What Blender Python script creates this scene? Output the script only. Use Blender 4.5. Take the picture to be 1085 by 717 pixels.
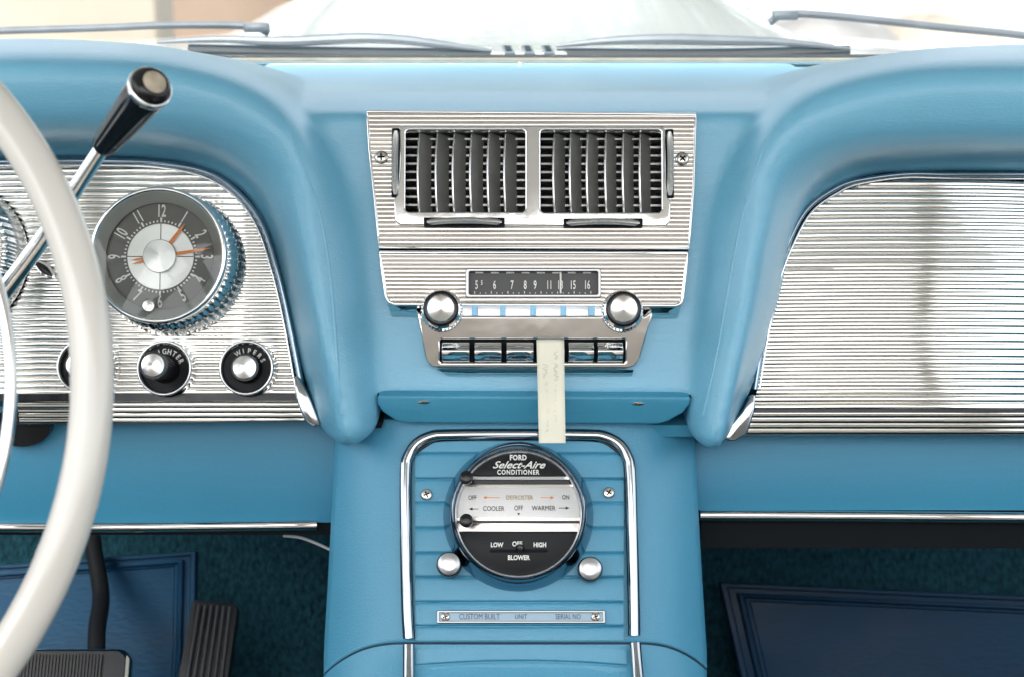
import bpy, bmesh, math, random
import numpy as np
from mathutils import Vector, Matrix, noise
random.seed(7)
for o in list(bpy.data.objects): bpy.data.objects.remove(o)
S = bpy.context.scene; COL = S.collection
R = math.radians; PI = math.pi
# ------------------------------------------------------------ camera
PITCH = R(13.5); FPX = 1733.0; PW, PH = 1085.0, 717.0
CAM = Vector((0, -1.15*math.cos(PITCH), 1.15*math.sin(PITCH)))
cd = bpy.data.cameras.new('camera'); cam = bpy.data.objects.new('camera', cd); COL.objects.link(cam)
cam.location = CAM; cam.rotation_euler = (PI/2-PITCH, 0, 0)
cd.sensor_width = 36; cd.lens = 36*FPX/PW; cd.clip_end = 500; cd.clip_start = .02
cd.dof.use_dof = True; cd.dof.focus_distance = 1.13; cd.dof.aperture_fstop = 9.5
S.camera = cam
# ------------------------------------------------------------ light
SUN_EL, SUN_ROT = R(58), R(200)
w = bpy.data.worlds.new('World'); S.world = w; w.use_nodes = True
nt = w.node_tree; nt.nodes.clear()
sky = nt.nodes.new('ShaderNodeTexSky'); sky.sky_type = 'NISHITA'; sky.sun_disc = False
sky.sun_elevation = SUN_EL; sky.sun_rotation = SUN_ROT; sky.dust_density = 4; sky.air_density = 1; sky.ozone_density = .6
hs = nt.nodes.new('ShaderNodeHueSaturation'); hs.inputs['Saturation'].default_value = .25
bg = nt.nodes.new('ShaderNodeBackground'); bg.inputs['Strength'].default_value = .15
ow = nt.nodes.new('ShaderNodeOutputWorld')
nt.links.new(sky.outputs[0], hs.inputs['Color']); nt.links.new(hs.outputs[0], bg.inputs['Color']); nt.links.new(bg.outputs[0], ow.inputs[0])
ld = bpy.data.lights.new('sun', 'SUN'); ld.energy = .6; ld.angle = R(24); ld.color = (1, .96, .9)
lo = bpy.data.objects.new('sun', ld); COL.objects.link(lo)
# sun direction: rotation 200deg -> from behind the camera, a little to one side
sd = Vector((math.sin(SUN_ROT)*math.cos(SUN_EL), math.cos(SUN_ROT)*math.cos(SUN_EL), math.sin(SUN_EL)))
lo.rotation_euler = sd.to_track_quat('Z', 'Y').to_euler(); lo.location = sd*5
S.view_settings.view_transform = 'Standard'; S.view_settings.look = 'None'; S.view_settings.gamma = 1
S.view_settings.exposure = 1.98

# ------------------------------------------------------------ geometry of view
fwd = Vector((0, math.cos(PITCH), -math.sin(PITCH))); upv = Vector((0, math.sin(PITCH), math.cos(PITCH)))
def ray(px, py):
    return fwd + Vector((1,0,0))*((px-PW/2)/FPX) + upv*((PH/2-py)/FPX)
def aty(px, py, Y):
    d = ray(px, py); return CAM + d*((Y-CAM.y)/d.y)
def atz(px, py, Z):
    d = ray(px, py); return CAM + d*((Z-CAM.z)/d.z)
class Frame:
    """tilted plane: u right, v up the plane, n out of it; origin where the ray of a picture point meets it"""
    def __init__(s, Yc, tilt, opx=542.5, opy=358.5, zc=0.0):
        t = R(tilt); s.tilt = t
        s.u = Vector((1,0,0)); s.v = Vector((0, math.sin(t), math.cos(t))); s.n = Vector((0, -math.cos(t), math.sin(t)))
        s.p0 = Vector((0, Yc, zc)); s.o = s.p0.copy(); s.o = s.at(opx, opy)
    def at(s, px, py, h=0):
        d = ray(px, py); k = (s.p0 + s.n*h - CAM).dot(s.n)/d.dot(s.n); return CAM + d*k
    def uv(s, px, py, h=0):
        q = s.at(px, py, h) - s.o; return (q.dot(s.u), q.dot(s.v))
    def l(s, px, py, h=0):
        a, b = s.uv(px, py, h); return Vector((a, b, h))
    def loc(s, P):
        q = P - s.o; return Vector((q.dot(s.u), q.dot(s.v), q.dot(s.n)))
    def sc(s, px, py, h=0):
        return (s.at(px+1, py, h) - s.at(px, py, h)).length
    def re(s, px, py, h=0):
        f = Frame.__new__(Frame); f.tilt = s.tilt; f.u, f.v, f.n, f.p0 = s.u, s.v, s.n, s.p0
        f.o = s.at(px, py, h) - s.n*h; return f
    def M(s):
        m = Matrix.Identity(4)
        for i, a in enumerate((s.u, s.v, s.n)):
            for j in range(3): m[j][i] = a[j]
        m.translation = s.o; return m

# ------------------------------------------------------------ materials
def mat(name, col, rough=.5, metal=0, spec=.5, bump=0, bscale=400, aniso=0, var=0, vscale=8, coat=0, croll=.1, stretch=(1,1,1), rvar=0, emit=None):
    m = bpy.data.materials.new(name); m.use_nodes = True; t = m.node_tree; b = t.nodes['Principled BSDF']
    b.inputs['Base Color'].default_value = (*col, 1); b.inputs['Roughness'].default_value = rough
    b.inputs['Metallic'].default_value = metal; b.inputs['Specular IOR Level'].default_value = spec
    if coat: b.inputs['Coat Weight'].default_value = coat; b.inputs['Coat Roughness'].default_value = croll
    tc = t.nodes.new('ShaderNodeTexCoord'); mp = t.nodes.new('ShaderNodeMapping'); mp.inputs['Scale'].default_value = stretch
    t.links.new(tc.outputs['Object'], mp.inputs[0])
    if bump:
        n = t.nodes.new('ShaderNodeTexNoise'); n.inputs['Scale'].default_value = bscale; n.inputs['Detail'].default_value = 3
        t.links.new(mp.outputs[0], n.inputs['Vector'])
        bu = t.nodes.new('ShaderNodeBump'); bu.inputs['Strength'].default_value = bump; bu.inputs['Distance'].default_value = .0006
        t.links.new(n.outputs['Fac'], bu.inputs['Height']); t.links.new(bu.outputs[0], b.inputs['Normal'])
    if var or rvar:
        n2 = t.nodes.new('ShaderNodeTexNoise'); n2.inputs['Scale'].default_value = vscale; n2.inputs['Detail'].default_value = 5
        t.links.new(mp.outputs[0], n2.inputs['Vector'])
        if var:
            mr = t.nodes.new('ShaderNodeMapRange'); mr.inputs[1].default_value=.3; mr.inputs[2].default_value=.7
            mr.inputs[3].default_value = 1-var; mr.inputs[4].default_value = 1+var
            t.links.new(n2.outputs['Fac'], mr.inputs[0])
            mx = t.nodes.new('ShaderNodeVectorMath'); mx.operation = 'SCALE'; mx.inputs[0].default_value = col
            t.links.new(mr.outputs[0], mx.inputs['Scale']); t.links.new(mx.outputs[0], b.inputs['Base Color'])
        if rvar:
            m2 = t.nodes.new('ShaderNodeMapRange'); m2.inputs[1].default_value=.35; m2.inputs[2].default_value=.7
            m2.inputs[3].default_value = max(.02, rough-rvar); m2.inputs[4].default_value = rough+rvar
            t.links.new(n2.outputs['Fac'], m2.inputs[0]); t.links.new(m2.outputs[0], b.inputs['Roughness'])
    if aniso:
        b.inputs['Anisotropic'].default_value = aniso
        tg = t.nodes.new('ShaderNodeTangent'); tg.direction_type = 'RADIAL'; tg.axis = 'Z'
        t.links.new(tg.outputs[0], b.inputs['Tangent'])
    return m
M = {}
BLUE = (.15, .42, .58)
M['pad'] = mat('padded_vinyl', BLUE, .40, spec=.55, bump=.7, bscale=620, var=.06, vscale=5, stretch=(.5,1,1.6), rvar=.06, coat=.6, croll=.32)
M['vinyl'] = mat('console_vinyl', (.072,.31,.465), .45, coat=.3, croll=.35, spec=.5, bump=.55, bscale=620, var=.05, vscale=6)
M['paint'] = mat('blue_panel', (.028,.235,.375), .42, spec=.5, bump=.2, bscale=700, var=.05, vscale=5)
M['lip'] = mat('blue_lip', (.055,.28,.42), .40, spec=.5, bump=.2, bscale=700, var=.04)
M['carpet'] = mat('teal_carpet', (.018,.072,.096), .95, spec=.1, bump=1.0, bscale=260, var=.45, vscale=240, stretch=(1,1,.35))
M['carpet'].node_tree.nodes['Bump'].inputs['Distance'].default_value = .004
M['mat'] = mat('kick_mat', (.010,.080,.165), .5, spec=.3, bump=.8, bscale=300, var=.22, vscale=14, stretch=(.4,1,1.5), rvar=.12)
M['matshade'] = mat('shaded_kick_mat', (.005,.038,.085), .5, spec=.25, bump=.8, bscale=300, var=.22, vscale=14, stretch=(.4,1,1.5), rvar=.12)  # kick mat colour with the deeper passenger-side shade put in
M['dark'] = mat('dark_void', (.006,.008,.01), .8, spec=.2)
M['black'] = mat('black_plastic', (.008,.008,.009), .22, spec=.35, rvar=.06, vscale=60)
M['blackface'] = mat('black_dial', (.010,.011,.012), .45, spec=.22)
M['grey'] = mat('dial_grey', (.10,.095,.085), .42, spec=.5, var=.04, vscale=30)
M['chrome'] = mat('chrome', (.83,.83,.82), .06, 1, bump=.08, bscale=60, rvar=.03, vscale=40)
M['ribs'] = mat('ribbed_chrome', (.82,.81,.77), .10, 1, bump=.06, bscale=45, rvar=.05, vscale=30, stretch=(.35,1,1))
M['ribs'].node_tree.nodes['Bump'].inputs['Distance'].default_value = .0012
M['dullchrome'] = mat('dull_chrome', (.27,.27,.265), .18, 1)
M['satin'] = mat('satin_metal', (.64,.60,.55), .30, .9, bump=.05, bscale=300, var=.04, vscale=25, rvar=.06, stretch=(.3,1,1))
M['spun'] = mat('spun_metal', (.74,.73,.71), .17, 1, aniso=.85)
M['silver'] = mat('silver_face', (.62,.62,.62), .28, .85, aniso=.6)
M['vane'] = mat('vane_metal', (.46,.46,.44), .34, .6, bump=.2, bscale=200, var=.12, vscale=60)
M['duct'] = mat('duct_grey', (.045,.045,.043), .6, .2)
M['knurl'] = mat('knurled_grey', (.55,.55,.53), .35, .8)
M['rim'] = mat('ivory_rim', (.63,.605,.545), .13, spec=.5, bump=.1, bscale=60, var=.03, vscale=15, coat=.4)
M['white'] = mat('lettering_white', (.80,.79,.74), .6)
M['orange'] = mat('hand_orange', (.85,.27,.06), .5)
M['ink'] = mat('lettering_black', (.02,.02,.02), .6)
M['inkblue'] = mat('faint_pencil', (.55,.55,.46), .8)
M['paper'] = mat('pale_paper', (.84,.81,.66), .85, spec=.2, bump=.3, bscale=300, var=.03, vscale=30)
M['cream'] = mat('knob_end', (.42,.36,.27), .4, bump=.3, bscale=300, var=.25, vscale=160)
M['rubber'] = mat('black_rubber', (.02,.021,.023), .55, bump=.3, bscale=300)
M['gasket'] = mat('gasket_olive', (.22,.23,.19), .5, bump=.3, bscale=200, var=.2, vscale=30)
M['carpaint'] = mat('white_car_paint', (.42,.42,.41), .18, spec=.6, coat=.6, croll=.03)
M['bluechrome'] = mat('wiper_metal', (.15,.165,.18), .35, .5, var=.1, vscale=40)
M['concrete'] = mat('pale_ground', (.36,.345,.32), .8, var=.08, vscale=.6)
M['tan'] = mat('tan_stucco', (.24,.17,.12), .85, var=.08, vscale=1.5)
M['creamwall'] = mat('cream_stucco', (.42,.37,.30), .85, var=.06, vscale=1)
M['stone'] = mat('grey_stone', (.26,.25,.24), .8, var=.15, vscale=3)
M['tyel'] = mat('silver_screw', (.62,.60,.56), .25, 1)
def glassmat():
    m = bpy.data.materials.new('window_glass'); m.use_nodes = True; t = m.node_tree; t.nodes.clear()
    o = t.nodes.new('ShaderNodeOutputMaterial'); mix = t.nodes.new('ShaderNodeMixShader'); tr = t.nodes.new('ShaderNodeBsdfTransparent')
    g = t.nodes.new('ShaderNodeBsdfGlossy'); g.inputs['Roughness'].default_value = .02; f = t.nodes.new('ShaderNodeFresnel'); f.inputs[0].default_value = 1.45
    tr.inputs[0].default_value = (.96,.98,.97,1)
    t.links.new(f.outputs[0], mix.inputs[0]); t.links.new(tr.outputs[0], mix.inputs[1]); t.links.new(g.outputs[0], mix.inputs[2]); t.links.new(mix.outputs[0], o.inputs[0])
    return m
M['glass'] = glassmat()
M['brightring'] = mat('bright_ring',(.80,.81,.81),.22,.75)
M['reflchrome'] = mat('dark_reflection_chrome',(.24,.31,.37),.12,1)  # chrome with dark blue reflections of its surroundings put into the colour
M['trimchrome'] = mat('trim_chrome',(.42,.45,.47),.09,1)
M['wavychrome'] = mat('wavy_chrome',(.74,.73,.71),.11,1, bump=.28, bscale=16)
M['wavychrome'].node_tree.nodes['Bump'].inputs['Distance'].default_value = .004
M['reflection_white'] = mat('pale_reflection',(.80,.82,.85),.25,.3)

# ------------------------------------------------------------ builders
def thing(name, label, cat, fr=None, group=None, mtx=None):
    o = bpy.data.objects.new(name, None); COL.objects.link(o); o.empty_display_size = .01
    o['label'] = label; o['category'] = cat
    if group: o['group'] = group
    if fr: o.matrix_world = fr.M()
    elif mtx: o.matrix_world = mtx
    return o
def tag(o, label=None, cat=None, group=None, kind=None):
    if label: o['label'] = label
    if cat: o['category'] = cat
    if group: o['group'] = group
    if kind: o['kind'] = kind
    return o
class MB:
    def __init__(s): s.v = []; s.f = []
    def add(s, vs, fs):
        k = len(s.v); s.v += [tuple(x) for x in vs]; s.f += [tuple(i+k for i in f) for f in fs]; return s
    def grid(s, rows, closed_u=False, closed_v=False, cap=False):
        n = len(rows); m = len(rows[0]); vs = [p for r in rows for p in r]; fs = []
        for i in range(n if closed_v else n-1):
            for j in range(m if closed_u else m-1):
                a = i*m+j; b = i*m+(j+1)%m; c = ((i+1)%n)*m+(j+1)%m; d = ((i+1)%n)*m+j
                fs.append((a,b,c,d))
        if cap: fs.append(tuple(range(m))[::-1]); fs.append(tuple((n-1)*m+j for j in range(m)))
        return s.add(vs, fs)
    def lathe(s, prof, c=(0,0,0), seg=64, flute=0, famp=0, frange=None, ax=None):
        rows = []
        for k, (r, h) in enumerate(prof):
            row = []
            for j in range(seg):
                a = 2*PI*j/seg; rr = r
                if flute and frange and frange[0] <= k <= frange[1]: rr = r + famp*(1 if (j*flute//seg*2 + (1 if (j*flute*2//seg)%2 else 0))%2 else 0)*1.0 if False else r + famp*math.cos(a*flute)
                row.append((c[0]+rr*math.cos(a), c[1]+rr*math.sin(a), c[2]+h))
            rows.append(row)
        s.grid(rows, closed_u=True)
        k = len(s.v)-seg
        s.f.append(tuple(k+j for j in range(seg)))
        k0 = len(s.v)-seg*len(prof); s.f.append(tuple(k0+j for j in range(seg))[::-1])
        return s
    def box(s, a, b):
        (x0,y0,z0), (x1,y1,z1) = a, b
        return s.add([(x0,y0,z0),(x1,y0,z0),(x1,y1,z0),(x0,y1,z0),(x0,y0,z1),(x1,y0,z1),(x1,y1,z1),(x0,y1,z1)],
                     [(3,2,1,0),(4,5,6,7),(0,1,5,4),(1,2,6,5),(2,3,7,6),(3,0,4,7)])
    def prism(s, poly, h0, h1):
        n = len(poly); area = sum(poly[i][0]*poly[(i+1)%n][1]-poly[(i+1)%n][0]*poly[i][1] for i in range(n))
        if area < 0: poly = poly[::-1]
        vs = [(p[0],p[1],h0) for p in poly] + [(p[0],p[1],h1) for p in poly]
        fs = [tuple(range(n))[::-1], tuple(range(n,2*n))] + [(i,(i+1)%n,n+(i+1)%n,n+i) for i in range(n)]
        return s.add(vs, fs)
    def tube(s, pts, r, seg=12, closed=False, flat=1.0, up=Vector((0,0,1)), rads=None):
        pts = [Vector(p) for p in pts]; n = len(pts); rows = []
        for i, p in enumerate(pts):
            a = pts[(i-1)%n] if (closed or i>0) else p; b = pts[(i+1)%n] if (closed or i<n-1) else p
            t = (b-a).normalized(); x = t.cross(up)
            if x.length < 1e-6: x = t.cross(Vector((1,0,0)))
            x.normalize(); y = x.cross(t).normalized(); rr = rads[i] if rads else r
            rows.append([p + x*math.cos(2*PI*j/seg)*rr + y*math.sin(2*PI*j/seg)*rr*flat for j in range(seg)])
        s.grid(rows, closed_u=True, closed_v=closed)
        if not closed:
            k = len(s.v)-seg*n; s.f.append(tuple(k+j for j in range(seg))[::-1]); s.f.append(tuple(len(s.v)-seg+j for j in range(seg)))
        return s
    def build(s, name, m, parent=None, smooth=35, bevel=0, bseg=2):
        me = bpy.data.meshes.new(name); me.from_pydata(s.v, [], s.f); me.update()
        bm = bmesh.new(); bm.from_mesh(me); bmesh.ops.recalc_face_normals(bm, faces=bm.faces)
        if bevel:
            bm.normal_update()
            es = [e for e in bm.edges if len(e.link_faces)==2 and e.calc_face_angle(0) > R(35)]
            bmesh.ops.bevel(bm, geom=es, offset=bevel, segments=bseg, profile=.5, affect='EDGES', clamp_overlap=True)
        bm.to_mesh(me); bm.free()
        if smooth:
            for p in me.polygons: p.use_smooth = True
            me.set_sharp_from_angle(angle=R(smooth))
        me.materials.append(m)
        o = bpy.data.objects.new(name, me); COL.objects.link(o)
        if parent: o.parent = parent
        return o
def cr(P, sub):
    """Catmull-Rom through points (vectors)"""
    P = [Vector(p) for p in P]; out = []
    for i in range(len(P)-1):
        a, b, c, d = P[max(i-1,0)], P[i], P[i+1], P[min(i+2,len(P)-1)]
        for k in range(sub):
            t = k/sub; out.append(.5*((2*b)+(-a+c)*t+(2*a-5*b+4*c-d)*t*t+(-a+3*b-3*c+d)*t**3))
    out.append(P[-1]); return out
def textmesh(txt, size, c, h, ext=.0002, sx=.75, shear=0, rot=0, align='CENTER', space=1.0, off=0.0):
    cu = bpy.data.curves.new('t', 'FONT'); cu.body = txt; cu.size = size; cu.extrude = ext; cu.align_x = align; cu.align_y = 'CENTER'
    cu.shear = shear; cu.space_character = space; cu.offset = off; cu.resolution_u = 3
    o = bpy.data.objects.new('t', cu); COL.objects.link(o); dg = bpy.context.evaluated_depsgraph_get()
    me = bpy.data.meshes.new_from_object(o.evaluated_get(dg)); mb = MB()
    m = Matrix.Translation((c[0], c[1], h)) @ Matrix.Rotation(rot, 4, 'Z') @ Matrix.Diagonal((sx,1,1,1))
    mb.add([m @ v.co for v in me.vertices], [tuple(p.vertices) for p in me.polygons])
    bpy.data.objects.remove(o); bpy.data.curves.remove(cu); bpy.data.meshes.remove(me); return mb
def merge(*ms):
    r = MB()
    for m in ms: r.add(m.v, m.f)
    return r
def arctext(txt, size, c, rad, a0, da, h, sx=.8):
    ms = []
    for i, ch in enumerate(txt):
        a = a0 - da*i
        ms.append(textmesh(ch, size, (c[0]+rad*math.cos(a), c[1]+rad*math.sin(a)), h, sx=sx, rot=a-PI/2, off=size*.015))
    return merge(*ms)
def rrect(x0, x1, y0, y1, r, n=6):
    out = []
    for cx, cy, a in ((x1-r,y1-r,0),(x0+r,y1-r,PI/2),(x0+r,y0+r,PI),(x1-r,y0+r,1.5*PI)):
        for k in range(n+1):
            t = a+PI/2*k/n; out.append((cx+r*math.cos(t), cy+r*math.sin(t)))
    return out
def ribpanel(poly, pitch, half, h0=0, hole=None, cols=28, sub=12, warp=0.0, v0=None, v1=None, seed=0, flatgap=.0006, curve=0.0, slope=0.0):
    """sheet of convex horizontal ribs clipped to an outline; half = half angle of each rib's arc"""
    mb = MB(); vs = [p[1] for p in poly]; lo, hi = min(vs), max(vs)
    if v0 is not None: lo = max(lo, v0)
    if v1 is not None: hi = min(hi, v1)
    Rr = pitch/2/math.sin(half)
    def ext(v):
        xs = []; n = len(poly)
        for i in range(n):
            a, b = poly[i], poly[(i+1)%n]
            if (a[1]<=v) != (b[1]<=v): xs.append(a[0]+(b[0]-a[0])*(v-a[1])/(b[1]-a[1]))
        return (min(xs), max(xs)) if len(xs)>1 else None
    def hh(x, v):
        t = ((v-vs_base)/pitch) % 1.0; s_ = (t*2-1)*math.sin(half)
        e = Rr*(math.sqrt(max(0,1-s_*s_))-math.cos(half)) - (flatgap if abs(s_) > .84*math.sin(half) else 0) - curve*x*x + slope*(v-max(vs))
        if warp: e += warp*(noise.noise(Vector((x*9+seed, v*7, seed)))*1.0 + .10*noise.noise(Vector((x*30, v*26+seed, 3))))
        return h0+e
    vs_base = min(vs)
    nrow = max(2, int((hi-lo)/pitch*sub)); eps = 1e-6
    segs = []
    vv = [lo+eps+(hi-lo-2*eps)*i/nrow for i in range(nrow+1)]
    if hole:
        hx0, hx1, hv0, hv1 = hole
        segs = [([v for v in vv if v<hv0]+[hv0], None), ([hv0]+[v for v in vv if hv0<v<hv1]+[hv1], 'L'), ([hv0]+[v for v in vv if hv0<v<hv1]+[hv1], 'R'), ([hv1]+[v for v in vv if v>hv1], None)]
    else: segs = [(vv, None)]
    for vl, side in segs:
        rows = []
        for v in vl:
            e = ext(v)
            if not e: continue
            a, b = e
            if side == 'L': b = hole[0]
            if side == 'R': a = hole[1]
            rows.append([(a+(b-a)*j/cols, v, hh(a+(b-a)*j/cols, v)) for j in range(cols+1)])
        if len(rows) > 1: mb.grid(rows)
    return mb
def screw(name, F, px, py, rpx, parent, h=0.0, part=True, m='tyel', rot=.3):
    f = F; c = f.l(px, py, h); r = f.sc(px, py, h)*rpx
    mb = MB().lathe([(r,0),(r,.0006),(r*.85,.0014),(r*.5,.0018),(r*.05,.0019)], c, 24)
    o = mb.build(name, M[m], parent, bevel=0)
    sl = MB()
    for a in (rot, rot+PI/2):
        d = Vector((math.cos(a), math.sin(a), 0))*r*.55; e = Vector((-math.sin(a), math.cos(a), 0))*r*.13
        z = Vector((0,0,.0021)); sl.add([c-d-e+z, c+d-e+z, c+d+e+z, c-d+e+z], [(0,1,2,3)])
    sl.build('slot', M['dark'], o, smooth=0)
    return o

# ============================================================ SETTING
# ground outside
g = MB(); g.add([(-200,-120,-1.02),(200,-120,-1.02),(200,380,-1.02),(-200,380,-1.02)], [(0,1,2,3)])
tag(g.build('ground', M['concrete'], smooth=0), kind='structure')
# cabin floor, toe board and side walls
cf = MB()
prof = [(.30,.10),(.42,-.18),(.36,-.36),(.20,-.52),(-.2,-.56),(-1.9,-.56)]
cf.grid([[(x, y, z) for x in np.linspace(-.72,.72,30)] for (y, z) in cr([Vector((a,b,0)) for a,b in prof], 8) for (y, z) in [(y, z)]] if False else
        [[(x, p.x, p.y) for x in np.linspace(-.72,.72,30)] for p in cr([Vector((a,b,0)) for a,b in prof], 8)])
tag(cf.build('cabin_floor', M['carpet'], smooth=60), kind='structure')
for sx in (-1, 1):
    b = MB().box((sx*.72-.03, -1.95, -.98), (sx*.72+.03, .44, .02))
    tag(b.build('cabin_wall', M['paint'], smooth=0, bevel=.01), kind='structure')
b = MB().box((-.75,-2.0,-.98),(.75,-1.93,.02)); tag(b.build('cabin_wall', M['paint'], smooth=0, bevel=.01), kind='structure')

# hardtop roof, windscreen pillars and seats of the same cabin (unseen, shaped for light and chrome reflections)
M['liner'] = mat('headliner', (.74,.72,.68), .9, bump=.3, bscale=80)
M['seat'] = mat('seat_vinyl', (.50,.44,.38), .45, bump=.3, bscale=200)
b = MB(); rows = []
for y, z in ((.17,.365),(.02,.475),(-.12,.55),(-.36,.60),(-.7,.62),(-1.02,.60)):
    rows.append([(x, y, z-(.03 if y>.1 else .10)*(abs(x)/.66)**3) for x in np.linspace(-.66,.66,17)])
b.grid(rows); roof = b.build('cabin_roof', M['liner'], smooth=60); so = roof.modifiers.new('s','SOLIDIFY'); so.thickness = .03; so.offset = 1; tag(roof, kind='structure')
for sx in (-1,1):
    b = MB()
    b.tube([(sx*.74,.34,.10),(sx*.70,.20,.30),(sx*.66,.02,.44)], .022, 10); b.tube([(sx*.73,-1.22,0),(sx*.70,-1.15,.25),(sx*.65,-1.02,.52)], .042, 10)
    tag(b.build('roof_pillar', M['liner']), kind='structure')
for cx_s in (-.40,.40):
    b = MB(); rows = []
    for (y, z, hw_) in ((-.42,-.42,.20),(-.40,-.27,.24),(-.50,-.22,.25),(-.75,-.24,.25),(-.80,-.15,.24),(-.84,.00,.235),(-.88,.12,.22),(-.92,.155,.19),(-.98,.13,.20),(-1.0,-.1,.24),(-1.0,-.5,.24)):
        rows.append([(cx_s+hw_*math.sin(t_*PI/2), y-.02*(1-abs(t_))+.02, z-.03*abs(t_)**4) for t_ in np.linspace(-1,1,15)])
    b.grid(rows); tag(b.build('cabin_seat', M['seat'], smooth=60), kind='structure')
b = MB(); b.box((-.68,-1.9,-.5),(.68,-1.55,.24)); tag(b.build('cabin_rear_seat', M['seat'], bevel=.05, bseg=4), kind='structure')

# ============================================================ DASHBOARD PAD
FC = Frame(0.0, 18)            # centre plate plane
FP = Frame(0.045, 18)          # instrument / glovebox panel plane
LA = [(-200,172),(-60,170),(60,168),(150,169),(215,180),(262,211),(288,262),(303,320),(318,385),(334,444)]
LA2= [(-200,160),(-60,158),(60,156),(150,158),(222,170),(270,204),(295,258),(309,318),(324,384),(342,450)]
LB = [(-200,142),(-60,140),(60,138),(155,140),(232,156),(281,196),(303,252),(316,315),(331,383),(350,456)]
LC = [(-200,112),(-60,110),(60,108),(165,110),(255,132),(304,182),(322,247),(333,312),(347,384),(362,462)]
LD = [(-200,68),(-60,66),(60,64),(180,70),(279,103),(327,165),(344,240),(353,312),(366,384),(381,462)]
LE = [(-200,43),(-60,42),(60,41),(195,53),(300,92),(352,160),(376,238),(386,312),(396,388),(402,448)]
HA = [-.004]*10; HA2 = [.012]*6+[.014,.016,.02,.022]
HB = [.060,.060,.060,.060,.056,.044,.040,.038,.040,.040]
HC = [.082,.082,.082,.082,.080,.072,.068,.064,.066,.062]
HD = [.085,.085,.085,.083,.078,.072,.064,.062,.064,.060]
HE = [.02,.02,.02,.022,.03,.038,.040,.040,.042,.040]
def roll(flip):
    rails = []
    for L, H, dys in ((LA,HA,(15,15,15,14,9,2,-8,-5,0,4)),(LA2,HA2,(14,14,14,13,8,2,-7,-4,0,4)),(LB,HB,(14,14,14,13,8,2,-5,-3,0,4)),(LC,HC,(12,12,12,11,7,0,0,0,0,4)),(LD,HD,(8,8,8,7,4,0,0,0,0,4)),(LE,HE,(6,6,6,5,2,0,0,0,0,4))):
        pts = []
        for i, ((px,py),h) in enumerate(zip(L,H)):
            if flip: px = 1130-px-(15 if i==9 and L in (LA,LA2,LB) else 0 if i==9 else 5 if i==8 and L in (LA,LA2,LB) else 0); py += dys[i]
            pts.append(FP.at(px, py, h))
        rails.append(cr(pts, 8))
    n = len(rails[0]); rows = []
    for i in range(n):
        front = cr([r[i] for r in rails], 4)
        s = i/(n-1)
        e = front[-1]; a = front[0]; k = min(1, max(0, (s-.30)/.2))
        back = .30 if k < .5 else .30
        topdrop = .050*(1-k)
        e2 = Vector((e.x, e.y+.10, e.z-.012*(1-k)))
        e3 = Vector((e.x, max(e.y+.12,.31), e.z-topdrop)); a3 = Vector((a.x, max(a.y+.12,.31), a.z+ .0))
        if s > .85: e3.y = e.y+.09; a3.y = a.y+.09
        rows.append(front+[e2, e3, a3])
    # rounded nose: shrink last ring forward and down
    last = rows[-1]; c = sum(last, Vector())/len(last)
    for q, dz in ((.8,-.008),(.45,-.013)):
        rows.append([c+(p-c)*q+Vector((0,0,dz)) for p in last])
    mb = MB(); mb.grid(rows, closed_u=True, cap=True); return mb
def bake(mb_list, name, m, voxel, it, fac=.5):
    me = bpy.data.meshes.new('tmp'); mb = merge(*mb_list); me.from_pydata(mb.v, [], mb.f)
    bm = bmesh.new(); bm.from_mesh(me)
    bmesh.ops.recalc_face_normals(bm, faces=bm.faces); bmesh.ops.triangulate(bm, faces=bm.faces); bm.to_mesh(me); bm.free()
    o = bpy.data.objects.new('tmp', me); COL.objects.link(o)
    md = o.modifiers.new('r', 'REMESH'); md.mode = 'VOXEL'; md.voxel_size = voxel
    sm = o.modifiers.new('s', 'SMOOTH'); sm.iterations = it; sm.factor = fac
    dg = bpy.context.evaluated_depsgraph_get(); res = bpy.data.meshes.new_from_object(o.evaluated_get(dg))
    bpy.data.objects.remove(o); res.name = name
    for p in res.polygons: p.use_smooth = True
    res.materials.clear(); res.materials.append(m)
    return res
# centre block side profile
PRX = [(Vector((0,.375,aty(565,67.5,.335).z)),200),(aty(565,67.5,.335),205),(aty(565,97,.11),232),(aty(565,107,.078),250)]
for py, h, lx in ((121,.002,262),(150,-.002,292),(200,-.006,326),(260,-.006,340),(330,-.006,350),(400,-.004,358),(423,-.004,362)): PRX.append((FC.at(565, py, h), lx))
PRX += [(Vector((0,.10,FC.at(565,423,0).z)),362), (Vector((0,.375,.02)),362)]
pr = [p for p,_ in PRX]; rows = []
for p, lx in PRX:
    xl = aty(lx,200,.02).x; xr = aty(1130-lx,200,.02).x
    rows.append([(xl+(xr-xl)*j/20, p.y, p.z) for j in range(21)])
ctr = MB(); ctr.grid(rows, closed_v=True)
nn = len(pr); ctr.f.append(tuple(i*21 for i in range(nn))); ctr.f.append(tuple(i*21+20 for i in range(nn))[::-1])
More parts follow.
